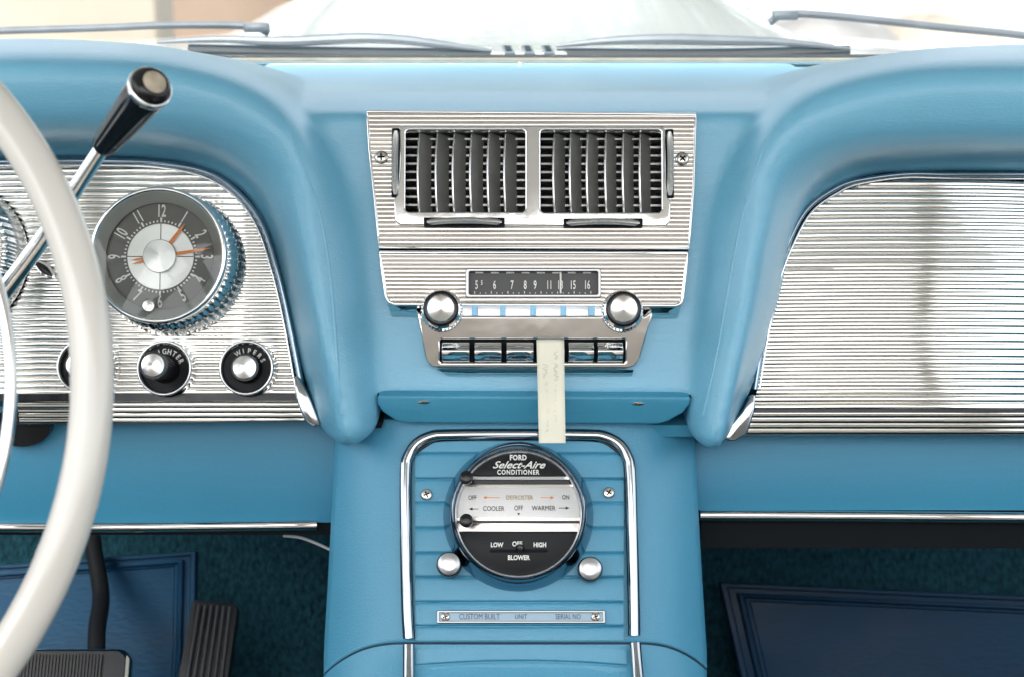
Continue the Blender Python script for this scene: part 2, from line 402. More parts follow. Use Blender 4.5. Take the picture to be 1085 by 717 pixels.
# wide shelf behind the brows up to the windshield
sh = MB(); z0 = aty(565,67.5,.335).z
sh.box((-.72,.20,.09),(.72,.334,z0-.030)); sh.box((-.72,.318,.09),(.72,.372,z0-.003))
pad_me = bake([roll(False), roll(True), ctr], 'dash_pad', M['pad'], .0028, 38)
bm = bmesh.new(); bm.from_mesh(pad_me)
q0 = FC.uv(428,136); q1 = FC.uv(702,228)
kill = []
for f in bm.faces:
    c = FC.loc(f.calc_center_median())
    if q0[0]-.004 < c.x < q1[0]+.004 and q1[1]-.004 < c.y < q0[1]+.004 and abs(c.z) < .03: kill.append(f)
bmesh.ops.delete(bm, geom=kill, context='FACES'); bm.to_mesh(pad_me); bm.free()
pad_me.materials.clear(); pad_me.materials.append(M['pad'])
dash = thing('dashboard', 'light blue padded vinyl dashboard with two rolled brows sweeping around the panels', 'dashboard', mtx=Matrix.Identity(4))
po = bpy.data.objects.new('padding', pad_me); COL.objects.link(po); po.parent = dash
sh.build('top_shelf', M['pad'], dash, bevel=.003)
# seam stitched along each roll
for flip in (False, True):
    pts = []
    for (px,py),(px2,py2),h1,h2 in list(zip(LC, LD, HC, HD))[4:]:
        x, y, h = px*.45+px2*.55, py*.45+py2*.55, h1*.45+h2*.55
        if flip: x = 1130-x
        pts.append(FP.at(x, y, h-.0012))
from mathutils.bvhtree import BVHTree
bvh = BVHTree.FromPolygons([v.co for v in pad_me.vertices], [tuple(p.vertices) for p in pad_me.polygons])
for path in ([(306,140),(322,180),(336,215),(345,256),(351,300),(355,345),(358,390),(361,438)], [(812,150),(797,190),(785,235),(776,280),(768,325),(760,370),(751,412),(744,440)]):
    pts = []
    for p in cr([Vector((x,y,0)) for x,y in path], 8):
        hit = bvh.ray_cast(CAM, ray(p.x,p.y).normalized())
        if hit[0]: pts.append(hit[0]-hit[1]*.0006)
    MB().tube(pts, .0012, 8).build('piping_seam', M['pad'], dash, smooth=80)
# small screw on top shelf by windshield
F = Frame(.33, 80, 551, 70, zc=z0)
t = thing('trim_screw', 'small silver screw in the top of the dash below the cowl louvres', 'screw', FC.re(551,70))
c0 = t.matrix_world.inverted() @ aty(551,70.5,.325)
MB().lathe([(.004,-.002),(.004,0),(.0025,.002),(.0003,.0025)], c0, 20).build('screw_head', M['tyel'], t)

# ============================================================ INSTRUMENT PANEL (left)
def pl(F, pts, h=0): return [F.uv(px,py,h) for px,py in pts]
inst_out = [(-160,178),(60,176),(112,176),(167,176),(216,186),(247,205),(270,234),(288,285),(302,345),(314,418),(-160,418)]
F1 = FP.re(170,300)
ip = thing('instrument_panel', 'ribbed chrome instrument panel on the driver side behind the white steering wheel', 'instrument panel', F1)
ribpanel(pl(F1, inst_out), .0044, R(30), warp=.0012, seed=2, cols=60, curve=.25).build('ribbed_plate', M['ribs'], ip, smooth=50)
def trim(F, pts, rpx, h, parent, name='trim', m='reflchrome', flat=1.0, sub=6):
    P = cr([F.l(px,py,h) for px,py in pts], sub); r = F.sc(*pts[len(pts)//2], h)*rpx
    return MB().tube(P, r, 14, flat=flat).build(name, M[m], parent, smooth=60)
trim(F1, [(-160,173),(-60,172),(0,171.5),(60,171),(112,171),(167,173),(219,183),(251,204),(276,236),(293,285),(307,345),(320,412)], 3.6, .006, ip)
trim(F1, [(-160,177),(-60,176),(0,175.5),(60,175.5),(112,175.5),(165,177),(214,187),(246,206),(270,237),(287,285),(301,345),(313,412)], 1.3, .008, ip, name='inner_bead', m='chrome')
low = [(-160,424),(317,424),(331,446),(-160,446)]
MB().prism(pl(F1, [(-160,417),(315,417),(317,424.5),(-160,424.5)]), -.004, .0005).build('shadow_gap', M['black'], ip, smooth=0)
ribpanel(pl(F1, [(18,425),(317,424),(329,444),(18,448)],.01), .0036, R(40), h0=.0095, warp=.0006, seed=5, cols=40, slope=.40, flatgap=.0005).build('lower_moulding', M['ribs'], ip, smooth=50)
MB().prism(pl(F1, [(14,424.5),(317,423.5),(330,445),(14,449)],.01), -.01, .0025).build('moulding_back', M['black'], ip, smooth=0)
MB().prism(pl(F1, [(309,398),(316,398),(328,420),(340,449),(332,452),(322,444),(314,424)],.014), -.01, .014).build('corner_cap', M['trimchrome'], ip, bevel=.0015)

# generic gauge with fluted barrel
def gauge(fc, rpx, hh, name, label, dial=True):
    F = FP.re(fc[0], fc[1], hh); s = F.sc(fc[0], fc[1], hh); r = s*rpx
    t = thing(name, label, 'clock' if dial else 'gauge', F)
    b = MB(); prof = [(r*1.08,0.0),(r*1.09,.004),(r*1.05,.006),(r*1.0,hh*.62),(r*.94,hh*.64)]
    b.lathe(prof, (0,0,0), 480, flute=60, famp=r*.018, frange=(2,3)); b.build('fluted_barrel', M['chrome'], t, smooth=70)
    bz = MB().lathe([(r*.90,hh*.62),(r*.955,hh*.66),(r*.985,hh*.8),(r*1.0,hh*.94),(r*.99,hh*.985),(r*.965,hh),(r*.945,hh*.995),(r*.93,hh*.975)], (0,0,0), 128)
    bz.f = [f for f in bz.f if len(f) <= 4]; bz.build('bezel', M['chrome'], t, smooth=60)
    cone = MB().lathe([(r*.94,hh*.985),(r*.80,hh*.86),(r*.785,hh*.84)], (0,0,0), 128); cone.f = [f for f in cone.f if len(f) <= 4]
    cone.build('inner_cone', M['silver_grey'], t, smooth=60)
    return t, F, r, hh
M['silver_grey'] = mat('grey_cone', (.40,.415,.39), .3, .35)
def gc(t, r, hh, F, dial):
    hd = hh*.80
    MB().lathe([(r*.80,hd-.002),(r*.80,hd)], (0,0,0), 96).build('dial_face', M['grey'], t, smooth=30)
    if not dial: return
    MB().lathe([(r*.485,hd),(r*.485,hd+.0006),(r*.48,hd+.0008)], (0,0,0), 96).build('chapter_disc', M['spundisc'], t, smooth=30)
    nm = []
    for i in range(1,13):
        a = PI/2 - i*PI/6; rr = r*.665
        rot = 0 if i not in (2,3,9,10) else 0
        orient = a-PI/2 if i in (12,11,1,2,10,3,9) else a+PI/2
        if i in (3,): orient = -PI/2*0.0 + (-PI/2)
        if i in (9,): orient = PI/2
        nm.append(textmesh(str(i), r*.255, (rr*math.cos(a), rr*math.sin(a)), hd+.0003, sx=.55, rot=orient, off=r*.004))
    merge(*nm).build('numerals', M['white'], t, smooth=0)
    tk = MB()
    for i in range(60):
        a = i*PI/30; d = Vector((math.cos(a), math.sin(a),0)); e = Vector((-d.y, d.x,0))*r*(.011 if i%5 else .014)
        p = d*r*.505; q = d*r*(.535 if i%5 else .575); z = Vector((0,0,hd+.0004))
        tk.add([p-e+z, q-e+z, q+e+z, p+e+z], [(0,1,2,3)])
    tk.build('minute_marks', M['white'], t, smooth=0)
    cx = MB(); z = hd+.0011
    for a in (0, PI/2, PI, 1.5*PI):
        d = Vector((math.cos(a), math.sin(a),0)); e = Vector((-d.y, d.x,0))*r*.006
        cx.add([d*r*.2-e+Vector((0,0,z)), d*r*.48-e+Vector((0,0,z)), d*r*.48+e+Vector((0,0,z)), d*r*.2+e+Vector((0,0,z))], [(0,1,2,3)])
    cx.build('cross_lines', M['ink'], t, smooth=0)
    def hand(ang, r0, r1, wd, name='hand', z=hd+.003):
        d = Vector((math.cos(ang), math.sin(ang),0)); e = Vector((-d.y, d.x,0)); Z = Vector((0,0,z))
        MB().add([d*r0-e*wd+Z, d*r1*.8-e*wd*.8+Z, d*r1+Z, d*r1*.8+e*wd*.8+Z, d*r0+e*wd+Z], [(0,1,2,3,4)]).build(name, M['orange'], t, smooth=0)
    hand(R(53), r*.2, r*.60, r*.028); hand(R(9), r*.2, r*.76, r*.024)
    for a in (R(188), R(196)): hand(a, r*.24, r*.43, r*.016, 'hand_tail')
    MB().lathe([(r*.245,hd),(r*.245,hd+.004),(r*.235,hd+.0048),(r*.02,hd+.0050)], (0,0,0), 64).build('hub_disc', M['hubspun'], t, smooth=30)
    k = Vector((-r*.115, -r*.74, 0)); MB().lathe([(r*.03,hd),(r*.03,hd+.006),(r*.10,hd+.0065),(r*.10,hd+.010),(r*.08,hd+.0115),(r*.01,hd+.012)], k, 32).build('setting_knob', M['spun'], t)
M['hubspun'] = mat('hub_spun', (.52,.515,.50), .3, 1, aniso=.8)
M['spundisc'] = mat('brushed_disc', (.80,.79,.76), .35, .4, aniso=.7)
t, F, r, hh = gauge((166.5,270), 73.5, .058, 'dashboard_clock', 'round grey clock with orange hands and white numerals in a fluted chrome barrel')
gc(t, r, hh, F, True)
gl = MB().lathe([(r*.93,hh*.965),(r*.6,hh*.985),(r*.02,hh*.99)], (0,0,0), 64); gl.f = [f for f in gl.f if len(f)<=4]; gl.build('glass', M['glass'], t)
t, F, r, hh = gauge((-80,262), 78, .058, 'speedometer', 'fluted chrome gauge barrel at the left edge seen through the steering wheel', dial=False)
gc(t, r, hh, F, False)
# reflected base pod under the clock
# knobs
def dashknob(c, fc, rpx, krpx, hk, txt, label, a0, da):
    F = FP.re(c[0], c[1]); s = F.sc(c[0], c[1]); r = s*rpx
    t = thing('control_knob', label, 'knob', F, 'round knobs in a row under the dials')
    cup = MB().lathe([(r*1.12,0),(r*1.12,.003),(r*1.06,.006),(r*1.06,.010),(r*1.10,.0115),(r*1.09,.0135),(r*1.03,.0145),(r*.96,.0135),(r*.93,.011),(r*.90,.003)], (0,0,0), 72)
    cup.f = [f for f in cup.f if len(f)<=4]; cup.build('bezel', M['chrome'], t, smooth=60)
    MB().tube([(r*1.03*math.cos(q*PI/32), r*1.03*math.sin(q*PI/32), .0138) for q in range(64)], r*.055, 10, closed=True).build('bezel_lip', M['brightring'], t, smooth=60)
    MB().lathe([(r*.93,.001),(r*.93,.0085),(r*.5,.0075),(r*.45,.0075)], (0,0,0), 64).build('cup', M['blackface'], t, smooth=50)
    if txt: arctext(txt, r*.30, (0,0), r*.68, a0, da, .0092).build('lettering', M['white'], t, smooth=0)
    kr = F.sc(fc[0], fc[1], hk)*krpx; off = F.l(fc[0], fc[1], hk); 
    st = MB().lathe([(kr*1.25,.007),(kr*1.25,.011),(kr*1.05,.0125),(kr*.98,.014),(kr*1.12,hk-.005),(kr*1.16,hk-.002),(kr*1.12,hk-.0005),(kr*1.0,hk-.0004)], (off.x*.0, off.y*.0, 0), 160, flute=30, famp=kr*.03, frange=(3,5))
    k = st.build('knob_body', M['black'], t, smooth=60)
    MB().lathe([(kr*.98,hk-.002),(kr*.98,hk+.0004),(kr*.93,hk+.001),(kr*.02,hk+.0022)], (0,0,0), 64).build('spun_cap', M['spun'], t, smooth=20)
dashknob((178,391),(160,388), 26.5, 12.8, .050, 'LIGHTER', 'black knob with LIGHTER lettering and silver end, standing furthest out', R(128), R(17))
dashknob((264,390.5),(258,391), 26.5, 13, .020, 'WIPERS', 'black knob with WIPERS lettering and silver end, at the panel corner', R(122), R(19))
dashknob((94,389),(84,387), 26.5, 12.8, .030, '', 'dark knob in a chrome bezel mostly hidden behind the steering wheel rim', 0, 0)
# arrow indicator badge
F = FP.re(48,286); t = thing('turn_indicator', 'small dark almond shaped indicator lens in a chrome surround, left of the clock', 'indicator', F)
def almond(L, W, a, n=14):
    out = []
    for k in range(n+1): s = k/n; out.append((L*(s*2-1), W*math.sin(PI*s)**.9))
    for k in range(1,n): s = 1-k/n; out.append((L*(s*2-1), -W*math.sin(PI*s)**.9))
    return [(x*math.cos(a)-y*math.sin(a), x*math.sin(a)+y*math.cos(a)) for x,y in out]
MB().prism(almond(.0115,.0042,R(-40)), 0, .004).build('surround', M['chrome'], t, bevel=.0006)
MB().prism(almond(.0088,.0028,R(-40)), .0035, .0046).build('lens', M['black'], t, bevel=.0003)

# ============================================================ GLOVEBOX PANEL (right)
F2 = FP.re(960,330)
gb = thing('glovebox_panel', 'large ribbed chrome glovebox panel on the passenger side, right edge of view', 'glovebox', F2)
gout = [(1280,192),(957,190),(909,197),(886,206),(861,224),(845,250),(827,295),(813,360),(805,407),(800,434),(1280,434)]
ribpanel(pl(F2, gout), .00545, R(34), warp=.0019, seed=11, cols=90, curve=.78).build('ribbed_plate', M['ribs'], gb, smooth=50)
trim(F2, [(1280,185),(1160,185),(1060,185),(1000,185),(957,185),(907,192),(883,201.5),(857,220),(840,247),(822,294),(808.5,360),(800,412)], 2.6, .006, gb)
trim(F2, [(1280,189.5),(1160,189.5),(1060,189.5),(1000,189),(957,188.5),(909,195.5),(887,205),(862,223),(845,250),(827,295),(813,360),(805,410)], 1.1, .007, gb, name='inner_bead', m='chrome')
MB().prism(pl(F2, [(800,433),(1280,433),(1280,437),(799,437)]), -.004, .0012).build('shadow_gap', M['black'], gb, smooth=0)
ribpanel(pl(F2, [(798,437),(1280,437),(1280,460),(790,460)],.010), .0040, R(32), h0=.0105, warp=.0008, seed=8, cols=50, curve=.1, slope=.42, flatgap=.0005).build('lower_moulding', M['ribs'], gb, smooth=50)
MB().prism(pl(F2, [(798,436.5),(1280,436.5),(1280,460.5),(790,460.5)],.01), -.01, .002).build('moulding_back', M['black'], gb, smooth=0)
MB().prism(pl(F2, [(797,417),(801,418),(800,434),(792,459),(778,467),(768,466),(766,460),(774,450),(786,436)],.015), -.012, .015).build('corner_cap', M['trimchrome'], gb, bevel=.003, bseg=3)

# ============================================================ LOWER PANELS
def lowpanel(x0, x1, y0, y1, label, bowl):
    F = Frame(.05, 6, (x0+x1)/2, (y0+y1)/2, zc=-.09)
    t = thing('lower_dash_panel', label, 'panel', F)
    rows = []
    for i in range(9):
        py = y0+(y1-y0)*i/8
        rows.append([F.l(x0+(x1-x0)*j/24, py, .012*math.sin(PI*.5*i/8)*1.0) for j in range(25)])
    b = rows[-1]; rows.append([Vector((p.x,p.y-.001,p.z-.004)) for p in b]); rows.append([Vector((p.x,p.y+.0,p.z-.04)) for p in b])
    MB().grid(rows).build('panel_sheet', M['paint'], t, smooth=40)
    return t, F
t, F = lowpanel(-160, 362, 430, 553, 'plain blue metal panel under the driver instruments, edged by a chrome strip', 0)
bow = [(-160,557.5),(0,558),(150,558),(336,556)]
MB().tube(cr([F.l(px,py,.014) for px,py in bow],5), .0038, 12, flat=.9).build('chrome_strip', M['chrome'], t)
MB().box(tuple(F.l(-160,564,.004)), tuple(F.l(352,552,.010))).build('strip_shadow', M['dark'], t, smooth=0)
# dark column hole
c = F.l(22,452,.0135); MB().prism([(c.x+.022*math.cos(a*PI/12), c.y+.0145*math.sin(a*PI/12)) for a in range(24)], .004, .0142).build('column_opening', M['black'], t, smooth=0)
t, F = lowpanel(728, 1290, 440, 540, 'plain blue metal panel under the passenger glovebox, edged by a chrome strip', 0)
MB().tube([F.l(742,545.5,.014), F.l(900,546.5,.014), F.l(1290,549.5,.014)], .0042, 12, flat=.9).build('chrome_strip', M['chrome'], t)
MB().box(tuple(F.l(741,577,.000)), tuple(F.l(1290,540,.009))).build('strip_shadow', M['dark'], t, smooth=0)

# ============================================================ VENT PLATE
F3 = FC.re(563,190)
vp = thing('air_vent_unit', 'twin dashboard air vents in a ribbed satin metal plate above the radio', 'air vent', F3)
vout = [(389,118.5),(737,121.5),(736,150),(734.5,200),(729.6,263.3),(402,262.3),(397,210),(391.5,160)]
hole = (*[F3.uv(428,200)[0], F3.uv(702,200)[0]], F3.uv(560,229)[1], F3.uv(560,136)[1])
PT = .006
MB().add(*[(lambda m:(m.v, m.f))(ribpanel(pl(F3, vout, PT), .0031, R(22), flatgap=.00035, h0=PT, hole=hole, warp=.0004, seed=4, cols=20)) ][0]).build('ribbed_plate', M['satin'], vp, smooth=50)
def edge(F, pts, h, parent, r=.0011, name='plate_edge', m='chrome', closed=True):
    P = [F.l(px,py,h) for px,py in pts]; Q = []
    n = len(P)
    for i in range(n if closed else n-1):
        for k in range(4): Q.append(P[i].lerp(P[(i+1)%n], k/4))
    if not closed: Q.append(P[-1])
    return MB().tube(Q, r, 10, closed=closed).build(name, M[m], parent, smooth=60)
edge(F3, vout, PT, vp)
sk = MB(); po_ = pl(F3, vout, PT); n = len(po_)
sk.add([(p[0],p[1],-.006) for p in po_]+[(p[0],p[1],PT) for p in po_], [(i,(i+1)%n,n+(i+1)%n,n+i) for i in range(n)]); sk.build('plate_side', M['chrome'], vp, smooth=0)
def lq(F, pts, h): return pl(F, pts, h)
# chrome frame: outer and inner loops lofted
def loopframe(F, outer, inners, h0, h1, name, m, parent, bev=.001):
    """flat ring made as prism with rectangular openings (list of px rects)"""
    xs = sorted({x for r in inners for x in (r[0], r[1])}); (x0,x1,y0,y1) = outer
    mb = MB(); y_0, y_1 = inners[0][2], inners[0][3]
    def bx(a,b,c,d): 
        p = F.l(a,d,h1); q = F.l(b,c,h1); mb.box((p.x,p.y,h0),(q.x,q.y,h1))
    bx(x0,x1,y0,y_0); bx(x0,x1,y_1,y1)
    cur = x0
    for r in inners: bx(cur, r[0], y_0, y_1); cur = r[1]
    bx(cur, x1, y_0, y_1)
    return mb.build(name, m, parent, smooth=40)
HF = .010
openL = (429.5,556.5,138.5,224.5); openR = (573,700.5,138.5,225)
# frame built as extruded outline with bevel, via bmesh curve fill
def holed(F, outer, holes, h0, h1, name, m, parent, bevel=.0008, bres=2):
    cu = bpy.data.curves.new('c', 'CURVE'); cu.dimensions = '2D'; cu.fill_mode = 'BOTH'
    for pts in [outer]+holes:
        sp = cu.splines.new('POLY'); sp.points.add(len(pts)-1); sp.use_cyclic_u = True
        for i,p in enumerate(pts): sp.points[i].co = (p[0],p[1],0,1)
    cu.extrude = (h1-h0)/2-bevel; cu.bevel_depth = bevel; cu.bevel_resolution = bres; cu.offset = -bevel
    o = bpy.data.objects.new('c', cu); COL.objects.link(o); dg = bpy.context.evaluated_depsgraph_get()
    me = bpy.data.meshes.new_from_object(o.evaluated_get(dg)); mb = MB().add([(v.co.x,v.co.y,v.co.z+(h0+h1)/2) for v in me.vertices], [tuple(p.vertices) for p in me.polygons])
    bpy.data.objects.remove(o); bpy.data.curves.remove(cu); bpy.data.meshes.remove(me)
    return mb.build(name, m, parent, smooth=40)
def rr_px(F, x0, x1, y0, y1, rpx, h):
    a = F.uv(x0,y1,h); b = F.uv(x1,y0,h); return rrect(a[0],b[0],a[1],b[1], F.sc(x0,y0,h)*rpx)
fo = pl(F3, [(424,136),(427,133),(700,134),(705,137),(706,185),(707,209),(711,213),(710,235),(706,240),(690,240.5),(545,239.5),(424,239),(418,234),(417,211),(421,207),(423,180)], HF)
holed(F3, fo, [rr_px(F3, openL[0],openL[1],openL[2],openL[3],4,HF), rr_px(F3, openR[0],openR[1],openR[2],openR[3],4,HF)], .002, HF, 'vent_frame', M['chrome'], vp, bevel=.0012, bres=3)
# ducts
for op in (openL, openR):
    a = F3.l(op[0],op[3],HF); b = F3.l(op[1],op[2],HF); e = .001
    d = MB(); z0_, z1_ = -.045, .004
    x0_,x1_,y0_,y1_ = a.x-e,b.x+e,a.y-e,b.y+e
    d.add([(x0_,y0_,z0_),(x1_,y0_,z0_),(x1_,y1_,z0_),(x0_,y1_,z0_),(x0_,y0_,z1_),(x1_,y0_,z1_),(x1_,y1_,z1_),(x0_,y1_,z1_)], [(0,1,2,3),(0,1,5,4),(1,2,6,5),(2,3,7,6),(3,0,4,7)])
    duct = d.build('duct', M['duct'], vp, smooth=0)
    # horizontal bars behind
    nb = 10
    for k in range(nb):
        yy = y0_+(y1_-y0_)*(k+.5)/nb
        hb = MB()
        hb.add([(x0_,yy-.0007,-.010),(x1_,yy-.0007,-.010),(x1_,yy+.0007,-.010),(x0_,yy+.0007,-.010),(x0_,yy-.0007,-.024),(x1_,yy-.0007,-.024),(x1_,yy+.0007,-.024),(x0_,yy+.0007,-.024)],
               [(0,1,2,3),(4,5,6,7),(0,1,5,4),(1,2,6,5),(2,3,7,6),(3,0,4,7)])
        hb.build('horizontal_bar', M['vane'], vp, smooth=0)
    # curved vertical vanes
    fx = [443,462,480,498.5,517,534.6] if op is openL else [586.5,604,622,641.5,660,678]
    for x in fx:
        c = F3.l(x+1.5, 181, .004); hgt = (y1_-y0_)*.49; rows = []
        for k in range(17):
            t_ = k/16*2-1; bow = (1-t_*t_)
            front = .0005+.0045*bow; vy = (y0_+y1_)/2+t_*hgt; fxx = c.x - .0012*bow
            prof = []
            for q in range(5):
                s_ = q/4; prof.append((fxx+.0072*s_+.0015*s_*s_, vy, front-.0135*s_))
            th = .0008
            for q in range(4,-1,-1):
                s_ = q/4; prof.append((fxx+.0072*s_+.0015*s_*s_-th, vy, front-.0135*s_-th*.3))
            rows.append(prof)
        v = MB(); v.grid(rows, closed_u=True, cap=True); v.build('vertical_vane', M['vane'], vp, smooth=40)
        tip = MB().tube([F3.l(x+1.5+ (0)-.0, 181,0)*0+Vector((c.x-.0012*(1-(k/16*2-1)**2), (y0_+y1_)/2+(k/16*2-1)*hgt, .001+.0045*(1-(k/16*2-1)**2))) for k in range(17)], .00058, 8)
        tip.build('vane_edge', M['chrome'], vp, smooth=60)
# thumb wheels
def wheel(F, cpx, cpy, lpx, horizontal, parent):
    h = HF; a = F.l(cpx, cpy, h); L = F.sc(cpx,cpy,h)*lpx/2
    # dark slot
    ww = .0031
    if horizontal: MB().prism(rrect(a.x-L, a.x+L, a.y-ww, a.y+ww, .001), h-.004, h+.0006).build('wheel_slot', M['dark'], parent, smooth=0)
    else: MB().prism(rrect(a.x-ww*.9, a.x+ww*.9, a.y-L, a.y+L, .001), PT-.004, PT+.0022).build('wheel_slot', M['dark'], parent, smooth=0)
    Rw = L*1.45; dep = math.sqrt(Rw*Rw-(L*.93)**2); rows = []; N = 90; zz = h if horizontal else PT+.002
    half = math.asin(L*.93/Rw)
    for k in range(N+1):
        th = -half+2*half*k/N; kn = .0006*(k%2)
        row = []
        for q in range(7):
            s_ = (q/6*2-1); rr_ = Rw - .0016*s_*s_ + kn*(1-s_*s_)
            ax = .0022*s_
            row.append((a.x+rr_*math.sin(th), a.y+ax, zz-dep+rr_*math.cos(th)) if horizontal else (a.x+ax, a.y+rr_*math.sin(th), zz-dep+rr_*math.cos(th)))
        rows.append(row)
    MB().grid(rows).build('thumb_wheel', M['knurl'], parent, smooth=8)
wheel(F3, 492, 235.5, 86, True, vp); wheel(F3, 639, 236.5, 84, True, vp)
wheel(F3, 419, 172, 74, False, vp); wheel(F3, 710, 173, 74, False, vp)
screw('screw', F3, 404, 167, 7.2, vp, PT+.001, rot=0.05); screw('screw', F3, 723, 168.5, 7.2, vp, PT+.001, rot=.75)

# ============================================================ RADIO
F4 = FC.re(563,320)
rd = thing('car_radio', 'vintage car radio with numbered dial window, two round knobs and chrome push buttons', 'radio', F4)
rout = [(402.3,267.6),(728.4,268.6),(723,316),(721,322),(716,324),(418,322.5),(412,320),(409,314)]
whole = (F4.uv(496,300,PT)[0], F4.uv(634,300,PT)[0], F4.uv(560,313,PT)[1], F4.uv(560,287.5,PT)[1])
ribpanel(pl(F4, rout, PT), .0029, R(20), flatgap=.0003, h0=PT, hole=whole, warp=.0004, seed=6, cols=20).build('ribbed_plate', M['satin'], rd, smooth=50)
edge(F4, rout, PT, rd, r=.0014)
sk = MB(); po_ = pl(F4, rout, PT); n = len(po_)
sk.add([(p[0],p[1],-.004) for p in po_]+[(p[0],p[1],PT) for p in po_], [(i,(i+1)%n,n+(i+1)%n,n+i) for i in range(n)]); sk.build('plate_side', M['chrome'], rd, smooth=0)
# dial window
holed(F4, rr_px(F4, 493,637,284.5,315.5,3,PT+.002), [rr_px(F4,497,633.5,288,312,2,PT+.002)], PT-.002, PT+.0022, 'window_frame', M['dullchrome'], rd, bevel=.0006)
a = F4.l(496,313,0); b_ = F4.l(635,287,0)
MB().box((a.x-.001,a.y-.001,-.003),(b_.x+.001,b_.y+.001,.0025)).build('dial_backing', M['grey_dial'] if 'grey_dial' in M else mat('dial_charcoal',(.045,.045,.042),.4), rd, smooth=0)
ms = []
for tx, x in (('5',505),('6',524),('7',542.5),('8',556.5),('9',567),('11',582),('13',593.5),('15',607),('16',622)):
    c = F4.uv(x,302.5,.003); ms.append(textmesh(tx, .0085, c, .0030, sx=.52, off=.00013))
c = F4.uv(510.5,300,.003); ms.append(textmesh('5', .0045, c, .0030, sx=.6, off=.0001))
merge(*ms).build('dial_numbers', M['white'], rd, smooth=0)
tk = MB()
for i, x in enumerate(np.linspace(503,626,22)):
    p = F4.uv(x,311.5,.003); hgt = .0018 if i%3==0 else .0009; tk.box((p[0]-.0003,p[1],.0026),(p[0]+.0003,p[1]+hgt,.003))
for x in np.linspace(508,622,8):
    p = F4.uv(x,289.3,.003); tk.box((p[0]-.0028,p[1]-.0004,.0026),(p[0]+.0028,p[1]+.0004,.003))
tk.build('dial_marks', M['white'], rd, smooth=0)
p = F4.uv(594,300,.004); MB().box((p[0]-.0006,p[1]-.0075,.003),(p[0]+.0006,p[1]+.008,.0045)).build('needle', M['white'], rd, smooth=0)
MB().prism(lq(F4, [(401.5,262),(729.5,263),(729.2,269),(401.8,268)],.002), -.006, .002).build('plate_gap', M['dark'], rd, smooth=0)
# chrome channel under the plate
uc = MB(); T0 = [F4.l(x,y,.005) for x,y in ((410,323),(722,324))]; T1 = [F4.l(x,y,-.004) for x,y in ((415,336),(718,338))]
T2 = [Vector((p.x,p.y,-.02)) for p in T1]; T3 = [Vector((p.x,p.y,-.02)) for p in T0]
uc.grid([[a_.lerp(b_,k/12) for k in range(13)] for a_,b_ in (T0,T1,T2,T3)], closed_v=True)
uc.f += [(0,13,26,39),(12,25,38,51)]
uc.build('under_channel', M['chrome'], rd, smooth=30, bevel=.0008)
# lower chrome escutcheon
es = [(441,329),(447,335),(683,335),(690,330),(692,334),(679,380),(673,388),(664,390.5),(465,390),(456,388),(450,380)]
holes = []
btn = [(467.5,498),(502,532),(536,566),(570,599),(602,630),(633,661)]
bo = lq(F4, es, .012)
holed(F4, bo, [rr_px(F4, 466,663,360,383.5,2,.012)], -.004, .012, 'escutcheon', M['wavychrome'], rd, bevel=.0015, bres=3)
esc = [o for o in rd.children if o.name.startswith('escutcheon')][0]; ytop = max(p[1] for p in bo)
esc.matrix_local = Matrix.Translation((0,ytop,.012)) @ Matrix.Rotation(R(9.5),4,'X') @ Matrix.Translation((0,-ytop,-.012))
MB().prism(lq(F4, [(465,359),(664,359),(664,385),(465,385)],.0), -.004, .002).build('button_recess', M['dark'], rd, smooth=0)
for (x0,x1) in btn:
    a = F4.l(x0+.6,381.5,.018); b_ = F4.l(x1-.6,361.5,.018); rows = []
    # faceted button: face slopes out to a ridge two thirds down
    x0_,x1_ = a.x,b_.x; y0_,y1_ = a.y,b_.y; H = y1_-y0_
    prof = [(y1_,.002),(y1_,.0105),(y1_-H*.05,.0125),(y1_-H*.40,.0178),(y1_-H*.52,.0183),(y1_-H*.72,.0170),(y1_-H*.86,.0135),(y1_-H*.93,.0125),(y0_,.0120),(y0_,.002)]
    mb = MB(); mb.grid([[(x0_,p_[0],p_[1]) for p_ in prof],[(x1_,p_[0],p_[1]) for p_ in prof]]); m_ = len(prof)
    mb.f.append(tuple(range(m_))); mb.f.append(tuple(range(m_,2*m_))[::-1])
    mb.build('push_button', M['chrome'], rd, smooth=30, bevel=.0005)
# reflections in the chrome band, painted as pale blocks over a blue strip
MB().prism(lq(F4, [(486,323),(643,324),(643,336.5),(486,336)],.0075), .002, .0075).build('reflection_strip', mat('pale_blue_reflection',(.16,.33,.46),.3,.4), rd, smooth=0)
for x0,x1 in ((487,500),(506,530),(535.5,562),(568,594),(600,623.5),(630,642)):
    MB().prism(lq(F4, [(x0,324),(x1,324),(x1,336),(x0,336)],.0092), .005, .0092).build('painted_reflection', M['reflection_white'], rd, bevel=.0004)
